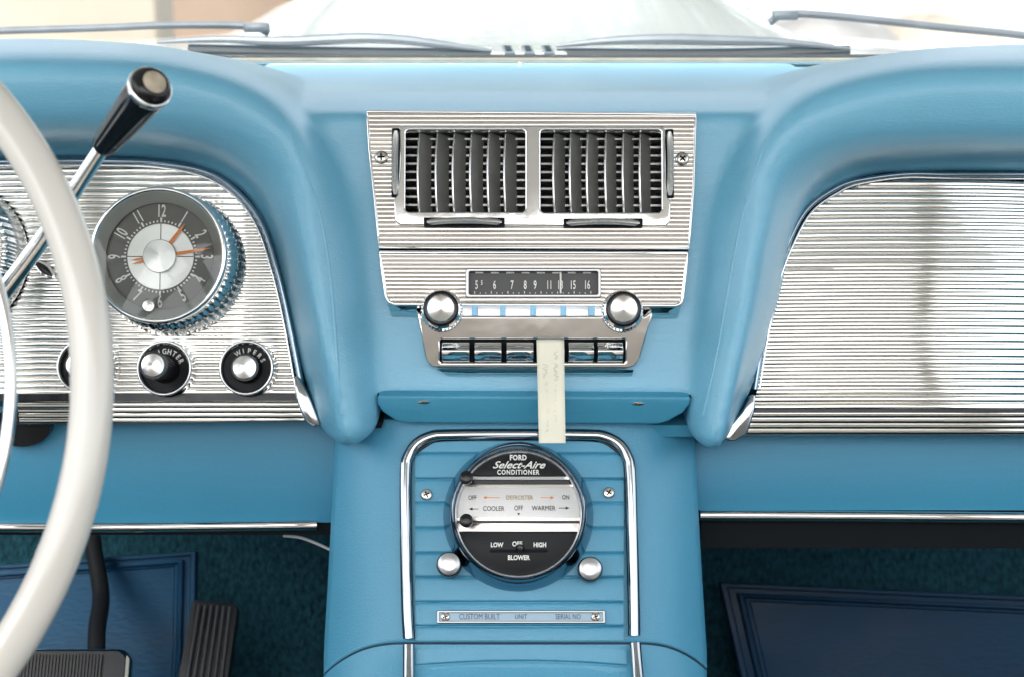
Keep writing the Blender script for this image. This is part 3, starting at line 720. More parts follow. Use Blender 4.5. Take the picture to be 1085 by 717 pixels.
# lower lip under the escutcheon
ll = MB(); T0 = [F4.l(x,y,.004) for x,y in ((462,390.5),(672,391))]; T1 = [F4.l(x,y,.000) for x,y in ((474,397.5),(670,397.5))]
T2 = [Vector((p.x,p.y,-.012)) for p in T1]; T3 = [Vector((p.x,p.y,-.012)) for p in T0]
ll.grid([[a_.lerp(b_,k/12) for k in range(13)] for a_,b_ in (T0,T1,T2,T3)], closed_v=True); ll.f += [(0,13,26,39),(12,25,38,51)]
ll.build('lower_lip', M['chrome'], rd, smooth=30, bevel=.0006)
def rknob(front, base, hk):
    c = F4.l(base[0], base[1], .0)*1.0; f = F4.l(front[0], front[1], hk); s = F4.sc(front[0],front[1],hk)
    fx, fy = f.x, f.y; r = s*19
    k = MB().lathe([(r*1.20,.004),(r*1.20,.0125),(r*1.15,.0145),(r*1.06,.0150),(r*1.0,.0165),(r*1.06,.017),(r*1.06,.0195),(r*.98,.020),(r*.93,.0205)], (fx,fy,0), 180, flute=36, famp=r*.018, frange=(1,2)).build('outer_ring', M['chrome'], rd, smooth=50)
    k = MB().lathe([(r*.92,.018),(r*.94,.022),(r*1.0,hk-.003),(r*.99,hk-.001),(r*.90,hk),(r*.78,hk-.0002)], (fx,fy,0), 180, flute=45, famp=r*.015, frange=(1,2)).build('knob', M['black'], rd, smooth=50)
    MB().lathe([(r*.77,hk-.002),(r*.77,hk+.0010),(r*.73,hk+.0016),(r*.02,hk-.0002)], (fx,fy,0), 96).build('spun_cap', M['spun'], k, smooth=15)
rknob((467,327),(469,333),.030); rknob((661,327.5),(657,333),.030)

# paper tag
F5 = FC.re(585,362); t = thing('paper_tag', 'narrow pale yellow paper strip with faint handwriting hanging from the radio buttons', 'paper')
t.matrix_world = F5.M()
rows = []
for i in range(25):
    s_ = i/24; py = 360+(469-360)*s_; h = .0215-.002*math.sin(PI*s_)+.012*s_+.003*math.sin(s_*7)
    x0 = 568.5+2.5*s_; x1 = 597.5+1.8*s_
    a = F5.l(x0,py,h); b_ = F5.l(x1,py,h)
    rows.append([a.lerp(b_, j/6)+Vector((0,0,.0012*math.sin(PI*j/6)*math.cos(s_*5))) for j in range(7)])
m_ = MB().grid(rows); sheet = m_.build('sheet', M['paper'], t, smooth=60)
sol = sheet.modifiers.new('s','SOLIDIFY'); sol.thickness = .0003
sc = MB()
for col, y0, y1 in ((577,385,455),(589,372,450)):
    y = y0
    while y < y1:
        n = random.randint(3,6); pts = []
        for k in range(n*4):
            s_ = (y-360)/109; h = .0215-.002*math.sin(PI*s_)+.012*s_+.003*math.sin(s_*7)+.0012*math.cos(s_*5)+.0004
            pts.append(F5.l(col+s_*2+random.uniform(-3,3)*(1 if k%2 else -1), y, h)); y += .8
        sc.tube(cr(pts,3), .00013, 4); y += 3
sc.build('handwriting', M['inkblue'], t, smooth=0)

# ============================================================ ASH TRAY DOOR
F6 = Frame(-.0115, -8, 565, 432, zc=FC.at(565,432,0).z)
ad = thing('ashtray_door', 'wide blue tray door with rounded lower corners under the radio', 'tray door', F6)
ao = [(400,419),(732,420.5),(731,428),(724,437),(708,446),(698,449),(432,448),(420,446),(405,436),(400,428)]
MB().prism(lq(F6, ao, .004), -.03, .004).build('door_panel', M['lip'], ad, bevel=.0018, bseg=3)
MB().prism(lq(F6, [(400,418.4),(732,419.6),(732,421.5),(400,420)],.002), -.03, .002).build('shadow_gap', M['dark'], ad, smooth=0)
for x,y in ((449,425.5),(676,427)):
    c = F6.l(x,y,.004); MB().prism([(c.x+.0042*math.cos(a*PI/12), c.y+.0014*math.sin(a*PI/12)) for a in range(24)], .003, .0048).build('rivet', M['tyel'], ad, bevel=.0003)
MB().prism(lq(F6, [(396,447),(406,447),(404,453),(397,453)],-.005), -.03, -.005).build('dark_hole_block', M['dark'], ad, smooth=0)  # black block painting the darkness of a hole below the door
MB().prism(lq(F6, [(396,449),(736,450),(736,462),(396,462)],-.012), -.04, -.012).build('back_plate', M['lip'], ad, smooth=0)
# filler between the brows' noses and the lower panels
# ============================================================ CONSOLE
F7 = Frame(-.004, 27, 548, 560, zc=FC.at(565,455,0).z)
cn = thing('centre_console', 'light blue vinyl centre console with pleated panel, arched chrome trim and tunnel lid', 'console', F7)
def crow(py, xl, xr, hc, drop, N=48):
    row = []
    for j in range(N+1):
        t_ = j/N*2-1; tt = math.copysign(abs(t_)**.8, t_)
        px = (xl+xr)/2+(xr-xl)/2*t_
        row.append(F7.l(px, py, hc-drop*abs(t_)**5))
    l0 = row[0]; r0 = row[-1]; b = F7.loc(F7.o+Vector((0,1,0)))
    return [l0+b*.30, l0+b*.02]+row+[r0+b*.02, r0+b*.30]
def seamy(px):
    if px < 432: return 681+ ((432-px)/86)**2.6*31
    if px > 672: return 681+ ((px-672)/82)**2.6*33
    return 681
BK = F7.loc(F7.o+Vector((0,1,0)))
def cgrid(f0, f1, n, name):
    rows = []
    for i in range(n+1):
        s_ = i/n; row = []
        for j in range(61):
            t_ = j/60*2-1; t_ = math.copysign(abs(t_)**.85, t_)
            px, py, h = 0, 0, 0
            def P(q):
                e = max(0,min(1,(q-444)/237)); xl = 355-12*e**1.3; xr = 736+13*e**1.3; x_ = (xl+xr)/2+(xr-xl)/2*t_; return x_
            x_ = P(f0(548)); x_ = P(560) if f0 is None else x_
            q0_, q1_ = f0(x_), f1(x_); py = q0_+(q1_-q0_)*s_; x_ = P(py); 
            py = f0(x_)+(f1(x_)-f0(x_))*s_
            h = -.035*abs(t_)**5 + .022*max(0,(py-682)/95)**1.5
            row.append(F7.l(x_, py, h))
        rows.append([row[0]+BK*.3, row[0]+BK*.02]+row+[row[-1]+BK*.02, row[-1]+BK*.3])
    return MB().grid(rows).build(name, M['vinyl'], cn, smooth=60)
cgrid(lambda x: 444, lambda x: seamy(x)-.6, 16, 'console_body')
cgrid(lambda x: seamy(x)+.6, lambda x: 780, 12, 'tunnel_lid')
# dark seam
pts = [(x, seamy(x)) for x in np.linspace(345,748,50)]
def hcons(px, py=681):
    t_ = (px-546.5)/203; t_ = abs(min(1,abs(t_)))**(1/1.0); return -.035*t_**5 + .022*max(0,(py-682)/95)**1.5
MB().tube(cr([F7.l(px,py,hcons(px,py)-.0002) for px,py in pts],2), .0009, 8).build('seam_line', M['seam'] if 'seam' in M else mat('seam_dark',(.015,.05,.08),.7), cn)
MB().tube(cr([F7.l(px,py-2.6,hcons(px,py)-.0004) for px,py in pts],2), .0012, 8).build('seam_welt', M['vinyl'], cn)
# pleats: raised rolls between shallow grooves
F7b = F7
def pleats(y0, y1, x0, x1, edges, h, name, sag=0):
    rows = []
    ys = np.linspace(y0, y1, 200)
    for y in ys:
        e = 1e9
        d = min(abs(y-k) for k in edges)
        k0 = max([k for k in edges if k <= y], default=edges[0]-27); frac = (y-k0)/27.5
        hh_ = h + .0018*min(1, max(0,frac))**.6*(1-.3*frac)
        g = math.exp(-(d/1.1)**2)*.0016
        rows.append([F7.l(x0+(x1-x0)*j/12, y + sag*((j/6-1)**2), hh_-g-(.0015 if j in (0,12) else 0)) for j in range(13)])
    return MB().grid(rows).build(name, M['vinyl'], cn, smooth=60)
pleats(468, 678, 440, 661, [480,507,532.5,559,585.5,611,637.5,663], .0008, 'pleated_panel')
pleats(683, 770, 440, 664, [700,722,745], .0022, 'lid_pleats', sag=5)
# chrome arch trim
arch = [(433,676),(431,640),(429.5,560),(429.5,500),(432,484),(441,470),(456,462),(475,460),(548,459.5),(622,460),(641,462),(656,470),(665,484),(668,500),(670,560),(672,640),(672.5,673)]
MB().tube(cr([F7.l(px,py,.002) for px,py in arch],6), .0040, 14, flat=.8).build('arch_trim', M['trimchrome'], cn, smooth=60)
MB().tube(cr([F7.l(px+(5.2 if px<500 else -5.2 if px>600 else 0),py+(5 if py<480 else 0),.0015) for px,py in arch],6), .0011, 8).build('arch_inner_bead', M['black'], cn, smooth=60)
for pts in ([(433,683),(433,720),(434,770)],[(673,681),(676,717),(681,770)]):
    MB().tube(cr([F7.l(px,py,.004+.022*max(0,(py-682)/95)**1.5) for px,py in pts],6), .0040, 14, flat=.8).build('lid_trim', M['trimchrome'], cn, smooth=60)
screw('screw', F7, 452, 523.5, 6, cn, .003, rot=.4); screw('screw', F7, 645, 521.5, 6, cn, .003, rot=1.0)
# name plate
a = F7.l(463,660,.003); b_ = F7.l(641,646.5,.003)
npl = thing('name_plate', 'narrow chrome rectangular plate with tiny stamped lettering below the heater control', 'name plate', F7.re(552,653))
off = F7.loc(F7.re(552,653).o)
a2, b2 = a-off, b_-off
holed(None, rrect(a2.x,b2.x,a2.y,b2.y,.0005), [rrect(a2.x+.0016,b2.x-.0016,a2.y+.0016,b2.y-.0016,.0003)], .001, .0052, 'plate_border', M['dullchrome'], npl, bevel=.0005)
MB().box((a2.x+.001,a2.y+.001,.001),(b2.x-.001,b2.y-.001,.0042)).build('plate_face', M['platef'] if 'platef' in M else mat('plate_blue_metal',(.17,.24,.29),.35,.6), npl, smooth=0)
Fn = F7.re(552,653)
c1,c2,c3 = Fn.uv(508,653,.0044), Fn.uv(552,653,.0044), Fn.uv(602,653,.0044)
merge(textmesh('CUSTOM BUILT', .0056, c1, .0044, sx=.72), textmesh('UNIT', .0046, c2, .0044, sx=.8), textmesh('SERIAL NO', .0050, c3, .0044, sx=.72)).build('stamped_lettering', mat('stamped_grey',(.03,.045,.055),.5), npl, smooth=0)
for x in (472,631): screw('screw', Fn, x, 653, 5, npl, .004)
# ============================================================ AC CONTROL
FA = F7.re(549,543); ac = thing('climate_control', 'round air conditioner control dial with black and silver faces in a deep chrome ring', 'control dial', FA)
s = FA.sc(549,541,.02); rr0 = s*78.5; cc = FA.l(549.3,542.5,.02)
ring = MB().lathe([(rr0*1.03,0),(rr0*1.028,.003),(rr0*1.0,.0075),(rr0*.97,.0125),(rr0*.935,.0172),(rr0*.905,.0198),(rr0*.89,.0203),(rr0*.878,.0195),(rr0*.872,.016),(rr0*.868,.010)], (cc.x,cc.y,0), 128)
ring.f = [f for f in ring.f if len(f)<=4]; ring.build('chrome_ring', M['reflchrome'], ac, smooth=60)
ir = MB().lathe([(rr0*.872,.012),(rr0*.872,.0155),(rr0*.855,.0165),(rr0*.84,.0160),(rr0*.835,.012)], (cc.x,cc.y,0), 128); ir.f = [f for f in ir.f if len(f)<=4]
ir.build('bright_inner_ring', M['brightring'] if 'brightring' in M else None, ac, smooth=60)
hf = .011
def chord(y0, y1, rad, n=24):
    """disc slice between two heights (local v), as polygon"""
    a0, a1 = math.asin(max(-1,min(1,y0/rad))), math.asin(max(-1,min(1,y1/rad)))
    R_ = [(rad*math.cos(a0+(a1-a0)*k/n), rad*math.sin(a0+(a1-a0)*k/n)) for k in range(n+1)]
    return [(cc.x+x, cc.y+y) for x,y in R_]+[(cc.x-x, cc.y+y) for x,y in R_[::-1]]
def vy(py, h=hf): return FA.uv(549,py,h)[1]-cc.y
rd_ = rr0*.865
MB().prism(chord(-rd_*.999, rd_*.999, rd_), .004, .0085).build('backing', M['black'], ac, smooth=0)
MB().prism(chord(vy(504), rd_*.97, rd_*.965), .008, hf+.002).build('upper_face', M['blackface'], ac, bevel=.0004)
MB().prism(chord(vy(508), vy(505), rd_*.985), .008, hf+.0026).build('upper_face_edge', M['brightring'] if 'brightring' in M else M['silver'], ac, bevel=.0004)
M['ivory'] = mat('dial_silver', (.60,.60,.58), .35, .25)
MB().prism(chord(vy(549), vy(514), rd_), .008, hf).build('scale_face', M['ivory'], ac, bevel=.0003)
MB().prism(chord(vy(515.5), vy(513), rd_), .008, hf+.0008).build('slot_rail', M['satin'], ac, bevel=.0003)
MB().prism(chord(vy(563), vy(554), rd_*.98), .008, hf+.0012).build('slot_rail', M['satin'], ac, bevel=.0003)
MB().prism(chord(vy(551.5), vy(548), rd_*.98), .008, hf+.0012).build('slot_rail', M['satin'], ac, bevel=.0003)
MB().prism(chord(-rd_*.97, vy(563.5), rd_*.965), .008, hf+.0016).build('lower_face', M['blackface'], ac, bevel=.0004)
hw = hf+.0022
def T(txt, px, py, size, **k):
    h = k.pop('h', hw); c = FA.uv(px,py,h); return textmesh(txt, size, c, h, **k)
ms = [T('FORD', 549, 484.5, .0050, sx=.85, off=.00022, space=1.1), T('CONDITIONER', 549, 500, .0046, sx=.82, off=.00012, space=1.18), T('Select-Aire', 549, 492.3, .0070, sx=1.15, shear=.5, off=.00012),
      T('LOW', 526.5, 577, .0043, sx=.85, off=.00016), T('OFF', 548, 576, .0046, sx=.85, off=.00014), T('HIGH', 572, 577, .0043, sx=.85, off=.00016), T('BLOWER', 549.5, 590.5, .0044, sx=.85, off=.00016)]
merge(*ms[:3]).build('upper_lettering', M['white'], ac, smooth=0); merge(*ms[3:]).build('blower_lettering', M['white'], ac, smooth=0)
hz = hf+.0002
ms = [T('OFF', 500.5, 527, .0044, sx=.75, h=hz), T('ON', 599.5, 526.5, .0044, sx=.75, h=hz), T('COOLER', 523, 538.5, .0046, sx=.82, h=hz), T('OFF', 549.5, 538, .0050, sx=.7, h=hz), T('WARMER', 576, 538, .0046, sx=.85, h=hz)]
ar = MB()
def arrow(px0, px1, py, headleft, mbx):
    a = FA.l(px0,py,hz); b = FA.l(px1,py,hz); mbx.box((a.x,a.y-.00022,hz-.0002),(b.x,a.y+.00022,hz+.0001))
    tip = a if headleft else b; d = .0024*(1 if headleft else -1)
    mbx.prism([(tip.x,tip.y),(tip.x+d,tip.y+.0011),(tip.x+d,tip.y-.0011)], hz-.0002, hz+.0001)
arrow(497,507,538.7,True,ar); arrow(592,603,537.7,False,ar)
c = FA.l(549.5,544.5,hz); ar.prism([(c.x-.001,c.y+.001),(c.x+.001,c.y+.001),(c.x,c.y-.0008)], hz-.0002, hz+.0001)
merge(ms[0],ms[1],ms[2],ms[3],ms[4],ar).build('black_lettering', M['ink'], ac, smooth=0)
ar = MB(); arrow(512,529,526.6,True,ar); arrow(573,587,526.6,False,ar)
ar.build('orange_arrows', M['orange'], ac, smooth=0)
T('DEFROSTER', 550.5, 526.8, .0042, sx=.85, h=hz).build('amber_lettering', mat('lettering_amber',(.35,.27,.10),.6), ac, smooth=0)
a = FA.l(519,585,hf+.0018); b_ = FA.l(580.5,581.5,hf+.0018)
MB().prism(rrect(a.x,b_.x,a.y,b_.y,.001), hf, hf+.0021).build('slider_slot', M['dark'], ac, smooth=0)
for x,y,rp in ((494,505,7.4),(494,550.5,7.4),(551,580,4.6)):
    h = .026 if rp > 6 else .018
    c = FA.l(x,y,h); r = FA.sc(x,y,h)*rp
    MB().lathe([(r*.45,.010),(r*.45,h-.006),(r*.85,h-.005),(r,h-.003),(r*.96,h-.001),(r*.6,h),(r*.02,h-.0003)], (c.x,c.y,0), 32).build('slider_knob', M['black'], ac, smooth=50)
for x,y,lb in ((475.6,597,'round silver push knob on the console, lower left of the climate dial'),(625.5,602,'round silver push knob on the console, lower right of the climate dial')):
    Fk = F7.re(x,y); t = thing('console_knob', lb, 'knob', Fk, 'silver knobs beside the climate dial'); h=.016; r = Fk.sc(x,y,h)*12; c = Fk.l(x,y,h)
    MB().lathe([(r*1.08,.0),(r*1.1,.004),(r*1.12,.0125),(r*1.05,.0145),(r*.95,.0148)], (c.x,c.y,0), 48).build('knob_body', M['black'], t, smooth=50)
    MB().lathe([(r*.98,.013),(r*.99,h-.0005),(r*.93,h),(r*.5,h+.0006),(r*.02,h+.0008)], (c.x,c.y,0), 48).build('silver_cap', M['silver'], t, smooth=40)

# ============================================================ STEERING WHEEL
FW = Frame(-.36, 22, 0, 358)
out = [(0,86),(40,129),(77,202),(97,250),(118,330),(121,400),(120,430),(112,502),(96,570),(68,634),(24,710)]
inn = [(10,185),(30,222),(43,250),(59,287),(67,319),(74,403),(71,457),(62,510),(42,570),(0,654)]
def fit(pts, c0=None):
    P = [FW.uv(px,py) for px,py in pts]; A = np.array([[2*x,2*y,1] for x,y in P]); b = np.array([x*x+y*y for x,y in P])
    s_ = np.linalg.lstsq(A, b, rcond=None)[0]; return s_[0], s_[1], math.sqrt(s_[2]+s_[0]**2+s_[1]**2)
cx_, cy_, Ro = fit(out)
Ri = np.mean([math.hypot(FW.uv(px,py)[0]-cx_, FW.uv(px,py)[1]-cy_) for px,py in inn[2:8]])
Ri -= .0
print('WHEEL', cx_, cy_, Ro, Ri)
FWc = Frame.__new__(Frame); FWc.__dict__.update(FW.__dict__); FWc.o = FW.o+FW.u*cx_+FW.v*cy_
sw = thing('steering_wheel', 'glossy ivory white steering wheel with chrome horn ring at the left edge', 'steering wheel', FWc)
rw = (Ro-Ri)/2; Rm = (Ro+Ri)/2; rows = []
for i in range(200):
    a = 2*PI*i/200; row = []
    for j in range(24):
        b = 2*PI*j/24; rr_ = rw*(1+.05*math.cos(2*(b-PI/2))); ridge = .0016*math.exp(-((b-R(100))/.28)**2)
        rr_ += ridge*1.0
        x = Rm+rr_*math.cos(b)*1.0; z = rr_*math.sin(b)*.85
        row.append((x*math.cos(a), x*math.sin(a), z))
    rows.append(row)
MB().grid(rows, closed_u=True, closed_v=True).build('rim', M['rim'], sw, smooth=80)
# spokes from hub to rim, upper right and upper left
for a in (R(58), R(122)):
    d = Vector((math.cos(a), math.sin(a), 0)); rows = []
    pts = [d*(Rm*k) + Vector((0,0,-.03*(1-k)**1)) for k in np.linspace(.12,.99,12)]
    MB().tube(pts, .014, 16, flat=.55, rads=[.020-.006*k/11+(.010 if k==11 else .004 if k==10 else 0) for k in range(12)]).build('spoke', M['rim'], sw, smooth=60)
MB().lathe([(.055,-.06),(.06,-.03),(.05,-.012),(.02,-.005),(.001,-.004)], (0,0,0), 48).build('hub', M['chrome'], sw, smooth=50)
hp = FW.uv(9,405); Rh = math.hypot(hp[0]-cx_, hp[1]-cy_)
MB().tube([(Rh*math.cos(2*PI*i/120), Rh*math.sin(2*PI*i/120), -.004) for i in range(120)], .0033, 12, closed=True).build('horn_ring', M['chrome'], sw, smooth=60)
# ============================================================ GEAR LEVER
A = aty(-45, 372, -.17); B = aty(112, 152, -.20); Cc = aty(160, 92, -.245)
B2 = aty(103,165,-.197)
gl_ = thing('gear_lever', 'chrome column shift lever with tapered black knob and worn pale end cap', 'gear lever', mtx=Matrix.Translation(A))
pts = cr([A-A, (A.lerp(B2,.55)-A)+Vector((.002,0,-.001)), B2-A, B-A], 10)
nP = len(pts); MB().tube(pts, .004, 20, rads=[.0056-.0017*k/(nP-1) for k in range(nP)]).build('shaft', M['chrome'], gl_, smooth=60)
ax = (Cc-B).normalized(); L = (Cc-B).length; ex = ax.cross(Vector((0,0,1))).normalized(); ey = ax.cross(ex)
def lax(prof, name, m, parent, flute=0, fa=0, fr=None, seg=96):
    mb = MB().lathe(prof, (0,0,0), seg, flute=flute, famp=fa, frange=fr)
    mb.v = [tuple((B-A)+ex*x+ey*y+ax*z) for x,y,z in mb.v]; return mb.build(name, m, parent, smooth=50)
s = (aty(161,92,-.245)-aty(160,92,-.245)).length; k1 = s*14.5; k2 = s*23.5
kb = lax([(k1*.5,-.004),(k1*.9,-.003),(k1,.0),(k1*1.03,.004),(k2*.9,L*.72),(k2*.985,L*.9),(k2*.97,L*.95)], 'knob', M['black'], gl_, flute=14, fa=k1*.035, fr=(3,4), seg=140)
lax([(k2*.97,L*.93),(k2*1.03,L*.95),(k2*1.05,L*.975),(k2*1.03,L*.995),(k2*.96,L*1.005)], 'chrome_ring', M['chrome'], kb)
lax([(k2*.97,L*.99),(k2*.95,L*1.01),(k2*.85,L*1.045),(k2*.66,L*1.075),(k2*.56,L*1.08),(k2*.5,L*1.07)], 'domed_top', M['black'], kb)
lax([(k2*.55,L*1.04),(k2*.55,L*1.078),(k2*.50,L*1.082),(k2*.02,L*1.085)], 'end_cap', M['cream'], kb)

# ============================================================ PEDALS AND FOOTWELL
Fb = Frame(.12, 35, 75, 705, zc=aty(75,705,.12).z); t = thing('brake_pedal', 'ribbed black rubber brake pedal with chrome edge at the bottom left corner', 'pedal', Fb)
a = Fb.l(-10,760,.01); b_ = Fb.l(138,686,.01)
MB().prism(rrect(a.x,b_.x,a.y,b_.y,.010), -.006, .008).build('pedal_plate', M['chrome'], t, bevel=.0015)
rb = MB(); rb.prism(rrect(a.x+.003,b_.x-.003,a.y+.003,b_.y-.003,.008), .006, .0125)
n=30
for k in range(n):
    x = a.x+.008+(b_.x-a.x-.03)*k/(n-1); rb.box((x-.0009,a.y+.005,.012),(x+.0009,b_.y-.006,.0148))
rb.build('rubber_pad', M['rubber'], t, smooth=30)
pts = [Fb.loc(aty(px,py,Y)) for px,py,Y in ((97,560,.30),(100,585,.27),(107,630,.22),(103,665,.17),(102,700,.13))]
MB().tube(cr(pts,8), .0075, 16).build('pedal_arm', M['rubber'], t, smooth=60)
Fg = Frame(.16, 40, 222, 680, zc=aty(222,680,.16).z); t = thing('accelerator_pedal', 'long ribbed black accelerator pedal standing beside the brake pedal', 'pedal', Fg)
q = [(206,634),(249,639),(252,645),(236,760),(180,760),(203,638)]
poly = pl(Fg, q, .006)
MB().prism(poly, -.006, .006).build('rubber_pad', M['rubber'], t, bevel=.002)
gr = MB()
for k in range(6):
    f0 = .12+.76*k/5
    p0 = Fg.l(206+43*f0, 640+3*f0,.008); p1 = Fg.l(186+50*f0,760,.008); gr.tube([p0,p0.lerp(p1,.5),p1], .0017, 8)
gr.build('ridges', M['rubbergrey'] if 'rubbergrey' in M else mat('grey_rubber',(.05,.052,.055),.45), t, smooth=60)
# mats: raised pads with a stepped border on the toe board
def fmat(pts, Yc, tilt, label, m='mat'):
    c = (sum(p[0] for p in pts)/len(pts), sum(p[1] for p in pts)/len(pts))
    F = Frame(Yc, tilt, c[0], c[1], zc=aty(c[0],c[1],Yc).z); t = thing('kick_pad', label, 'floor pad', F)
    P = pl(F, pts, .01); cu_ = (sum(p[0] for p in P)/len(P), sum(p[1] for p in P)/len(P))
    def ins(k): return [(cu_[0]+(x-cu_[0])*k, cu_[1]+(y-cu_[1])*k) for x,y in P]
    rings = [(1,0),(1,.006),(.99,.009),(.965,.009),(.955,.006),(.92,.006),(.91,.011),(.89,.012),(.875,.008),(.86,.0085),(.85,.0065)]
    mb = MB(); rows = [[(x,y,h) for x,y in ins(k)] for k,h in rings]; mb.grid(rows, closed_u=True, cap=True)
    mb.build('moulded_pad', M[m], t, smooth=30); return t
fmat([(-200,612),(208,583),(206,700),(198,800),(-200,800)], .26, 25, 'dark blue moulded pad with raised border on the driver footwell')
fmat([(762,616),(1300,640),(1320,900),(800,900),(790,740)], .26, 25, 'dark blue moulded pad with raised border on the passenger footwell, deeper shade painted in', 'matshade')
# carpet hump beside the tunnel
tn = MB(); rows = []
for i in range(14):
    s_ = i/13; y = .38-.9*s_
    rows.append([(.0087+ (.17+.03*s_)*math.copysign(abs(math.cos(a))**.55, math.cos(a)), y, -.60+ (.30-.05*s_)*abs(math.sin(a))**.6) for a in np.linspace(0, PI, 24)])
tag(tn.grid(rows).build('transmission_tunnel', M['carpet'], smooth=60), kind='structure')
# wire loop under dash
P = [aty(px,py,.06) for px,py in ((300,567),(318,569),(335,575),(350,582))]
tag(MB().tube(cr(P,6), .0012, 8).build('loose_cable', M['white']), 'thin pale cable hanging under the dash beside the console', 'cable')

# ============================================================ WINDSHIELD, COWL, WIPERS, HOOD
t = thing('windshield', 'clear windshield glass with grey gasket along the back of the dash', 'windshield', mtx=Matrix.Translation((0,.34,z0)))
MB().grid([[(x, -.45*k+.06*(1-(x/.75)**2)*0, .40*k) for x in np.linspace(-.75,.75,9)] for k in np.linspace(0,1,6)]).build('glass_pane', M['glass'], t)
MB().tube([(x,.0,.0005) for x in np.linspace(-.75,.75,20)], .0042, 10).build('gasket', M['gasket'], t)
MB().tube([(x,.012,.004) for x in np.linspace(-.75,.75,20)], .0028, 10).build('gasket_bead', M['rubber'], t)
MB().tube([(x,-.006,.0005) for x in np.linspace(-.75,.75,20)], .0012, 8).build('gasket_lip', M['chrome'], t)
# car body ahead: hood with centre scoop
hd = thing('car_hood', 'glossy white car hood with wide central scoop seen through the windshield', 'hood', mtx=Matrix.Translation((0,.36,.17)))
rows = []
NX = 60
for i in range(40):
    s_ = i/39; y = .0+1.75*s_
    row = []
    for j in range(NX+1):
        x = -.95+1.9*j/NX; base = -.004-.028*s_**1.2-.10*(x/.95)**2*(.05+s_)
        k = max(0, 1-((x-.0)/.36)**4) if abs(x) < .36 else 0
        k = k**.7
        base += .075*k*min(1, max(0, (s_-.10)/.35))**1.2*(1 if s_<.75 else max(0,1-(s_-.75)/.25))
        if s_ > .95: base -= .1*(s_-.95)/.05
        row.append((x, y, base))
    rows.append(row)
rows.append([(p[0], p[1]+.05, -.6) for p in rows[-1]])
MB().grid(rows).build('hood_panel', M['carpaint'], hd, smooth=60)
MB().box((-.035+aty(560,54,.42).x, .012, -.03), (.035+aty(560,54,.42).x, .10, .0035)).build('cowl_panel', M['carpaint'], hd, bevel=.002)
for i in range(3):
    q = [atz(531+21*i+dx, py, .1740)-Vector((0,.36,.17)) for dx,py in ((0,48.5),(10.5,48.5),(15,57),(4,57))]
    b = MB(); b.prism([(p.x,p.y) for p in q], -.004, .0045); b.build('cowl_louvre', M['bluechrome'], hd, smooth=0)
    b = MB(); qc = sum(q, Vector())/4
    b.prism([(qc.x+(p.x-qc.x)*.55, qc.y+(p.y-qc.y)*.6) for p in q], .003, .0055); b.build('louvre_opening', M['dark'], hd, smooth=0)
def wiper(label, blade, bow, arm, joint, Y):
    t = thing('wiper', label, 'wiper', mtx=Matrix.Translation(aty(blade[0][0], blade[0][1], Y))); o = t.matrix_world.translation
    P = lambda pts, dy=0: [aty(px,py,Y+dy)-o for px,py in pts]
    MB().tube(cr(P(blade),6), .0052, 8, flat=1.0).build('rubber_blade', M['rubber'], t)
    MB().tube(cr(P([(x,y-5.5) for x,y in blade], .004),6), .0022, 8).build('blade_spine', M['chrome'], t)
    n = len(cr(bow,6)) if False else 0
    bp = cr(P(bow, -.004),6); N = len(bp)
    MB().tube(bp, .003, 8, rads=[.0014+.0036*math.sin(PI*k/(N-1)) for k in range(N)]).build('bow', M['bluechrome'], t)
    MB().tube(cr(P(arm, .01),6), .0036, 10).build('arm', M['bluechrome'], t)
    c = P([joint],.008)[0]; MB().box((c.x-.012,c.y-.004,c.z-.004),(c.x+.012,c.y+.004,c.z+.005)).build('arm_joint', M['bluechrome'], t, bevel=.002)
wiper('left grey wiper with black blade resting along the base of the windshield', [(200,54),(300,56),(420,58),(521,58)], [(166,45),(230,42),(300,44),(380,41),(430,43),(480,49),(521,54)], [(-40,34),(100,30),(180,27),(262,28),(285,36)], (272,30), .42)
wiper('right grey wiper with black blade resting along the base of the windshield', [(590,58),(700,59),(800,58),(900,54)], [(590,49),(640,44),(700,42),(760,43),(830,45),(900,52)], [(1200,56),(1085,38),(1005,30),(850,15),(815,24)], (832,17), .42)

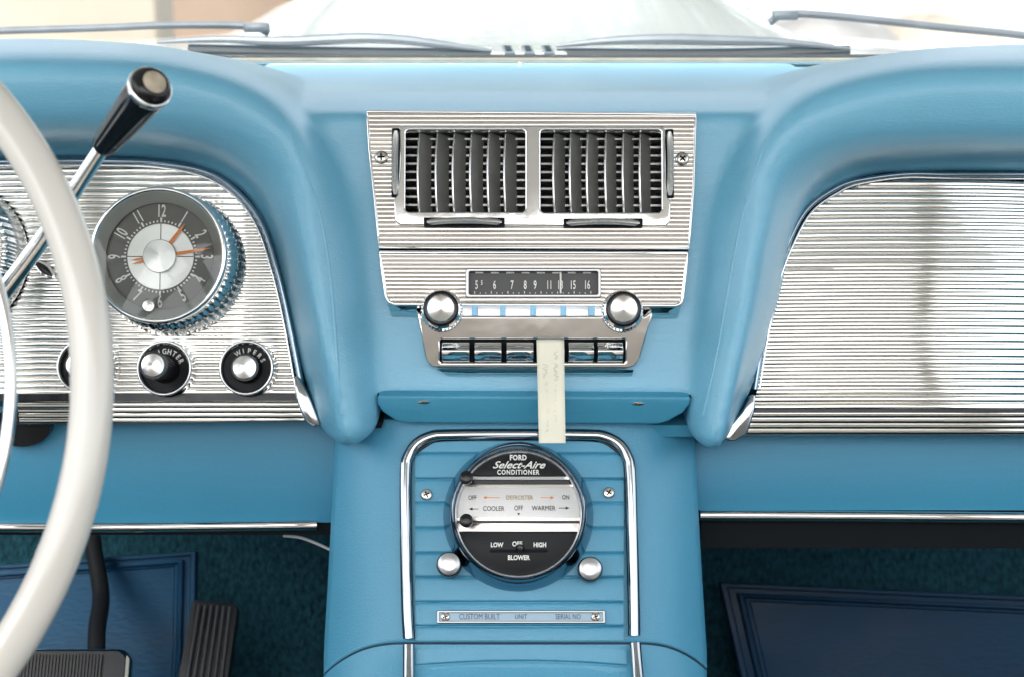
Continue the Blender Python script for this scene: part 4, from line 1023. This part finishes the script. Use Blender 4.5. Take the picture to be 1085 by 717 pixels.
# far background beyond the hood
def farbox(name, px0, px1, Y, z1, m, label, cat, dep=1.5, **k):
    a = aty(px0,10,Y).x; b = aty(px1,10,Y).x
    bb = MB().box((a,Y,-1.02),(b,Y+dep,z1)); o = bb.build(name, m, bevel=.06)
    return tag(o, label, cat, **k)
farbox('garden_wall', 182, 306, 14, 1.6, M['tan'], 'blurred tan stucco wall end beyond the left side of the hood', 'wall')
farbox('house_wall', -400, 165, 18, 3.0, M['creamwall'], 'blurred cream building wall far beyond the left of the hood', 'wall')
M['leaf'] = mat('leaves', (.05,.10,.03), .6, var=.5, vscale=3); M['bark'] = mat('bark', (.26,.20,.15), .9, bump=.5, bscale=12, var=.2, vscale=6)
def tree(px, Y, hgt, rad, label, seed):
    x = aty(px,10,Y).x; rnd = random.Random(seed); t = thing('tree', label, 'tree', mtx=Matrix.Translation((x,Y,-1.02)), group='trees beyond the hood')
    MB().tube([(0,0,0),(.03,0,hgt*.2),(-.05,.05,hgt*.4),(.02,0,hgt*.65)], .15, 12, rads=[.17,.13,.12,.07]).build('trunk', M['bark'], t)
    lb = MB()
    for k in range(26):
        c = Vector((rnd.gauss(0,.45)*rad, rnd.gauss(0,.45)*rad, hgt*.62+rnd.gauss(0,.30)*hgt*.35)); cr_ = rad*rnd.uniform(.22,.42)
        lb.tube([(0,0,hgt*.5), tuple((Vector((0,0,hgt*.5))+c)/2), tuple(c)], .02, 5)
        for q in range(110):
            d = Vector((rnd.gauss(0,1),rnd.gauss(0,1),rnd.gauss(0,1))).normalized()*cr_*rnd.uniform(.4,1); p = c+d
            u_ = Vector((rnd.gauss(0,1),rnd.gauss(0,1),rnd.gauss(0,.6))).normalized()*.11; v_ = u_.cross(Vector((rnd.gauss(0,1),rnd.gauss(0,1),1))).normalized()*.07
            lb.add([p-u_, p+v_, p+u_, p-v_], [(0,1,2,3)])
    lb.build('crown', M['leaf'], t, smooth=0)
tree(728, 13, 5.5, 2.4, 'tree with blurred pale trunk beyond the hood, right of the scoop', 1)
tree(430, 15, 6.5, 3.0, 'tree hidden mostly behind the hood scoop, far beyond the car', 2)
def boulder(px, Y, r, m, label):
    x = aty(px,10,Y).x; mb = MB(); rows = []
    for i in range(14):
        th = PI*i/13; rows.append([(x+r*1.3*math.sin(th)*math.cos(a)*(1+.2*noise.noise(Vector((math.cos(a)*2,i*.4,px)))), Y+r*math.sin(th)*math.sin(a), -1.02+r*.4+r*.75*math.cos(th)*(1+.15*noise.noise(Vector((a,i*.5,px))))) for a in np.linspace(0,2*PI,20)[:-1]])
    mb.grid(rows, closed_u=True); tag(mb.build('boulder', m, smooth=60), label, 'boulder')
boulder(778, 12, .62, M['tan'], 'blurred tan boulder beyond the hood, right of the scoop')
boulder(868, 13, .62, M['stone'], 'blurred grey boulder beyond the right wiper arm')
boulder(985, 13.5, .60, M['creamwall'], 'blurred low cream boulder at the far right beyond the hood')
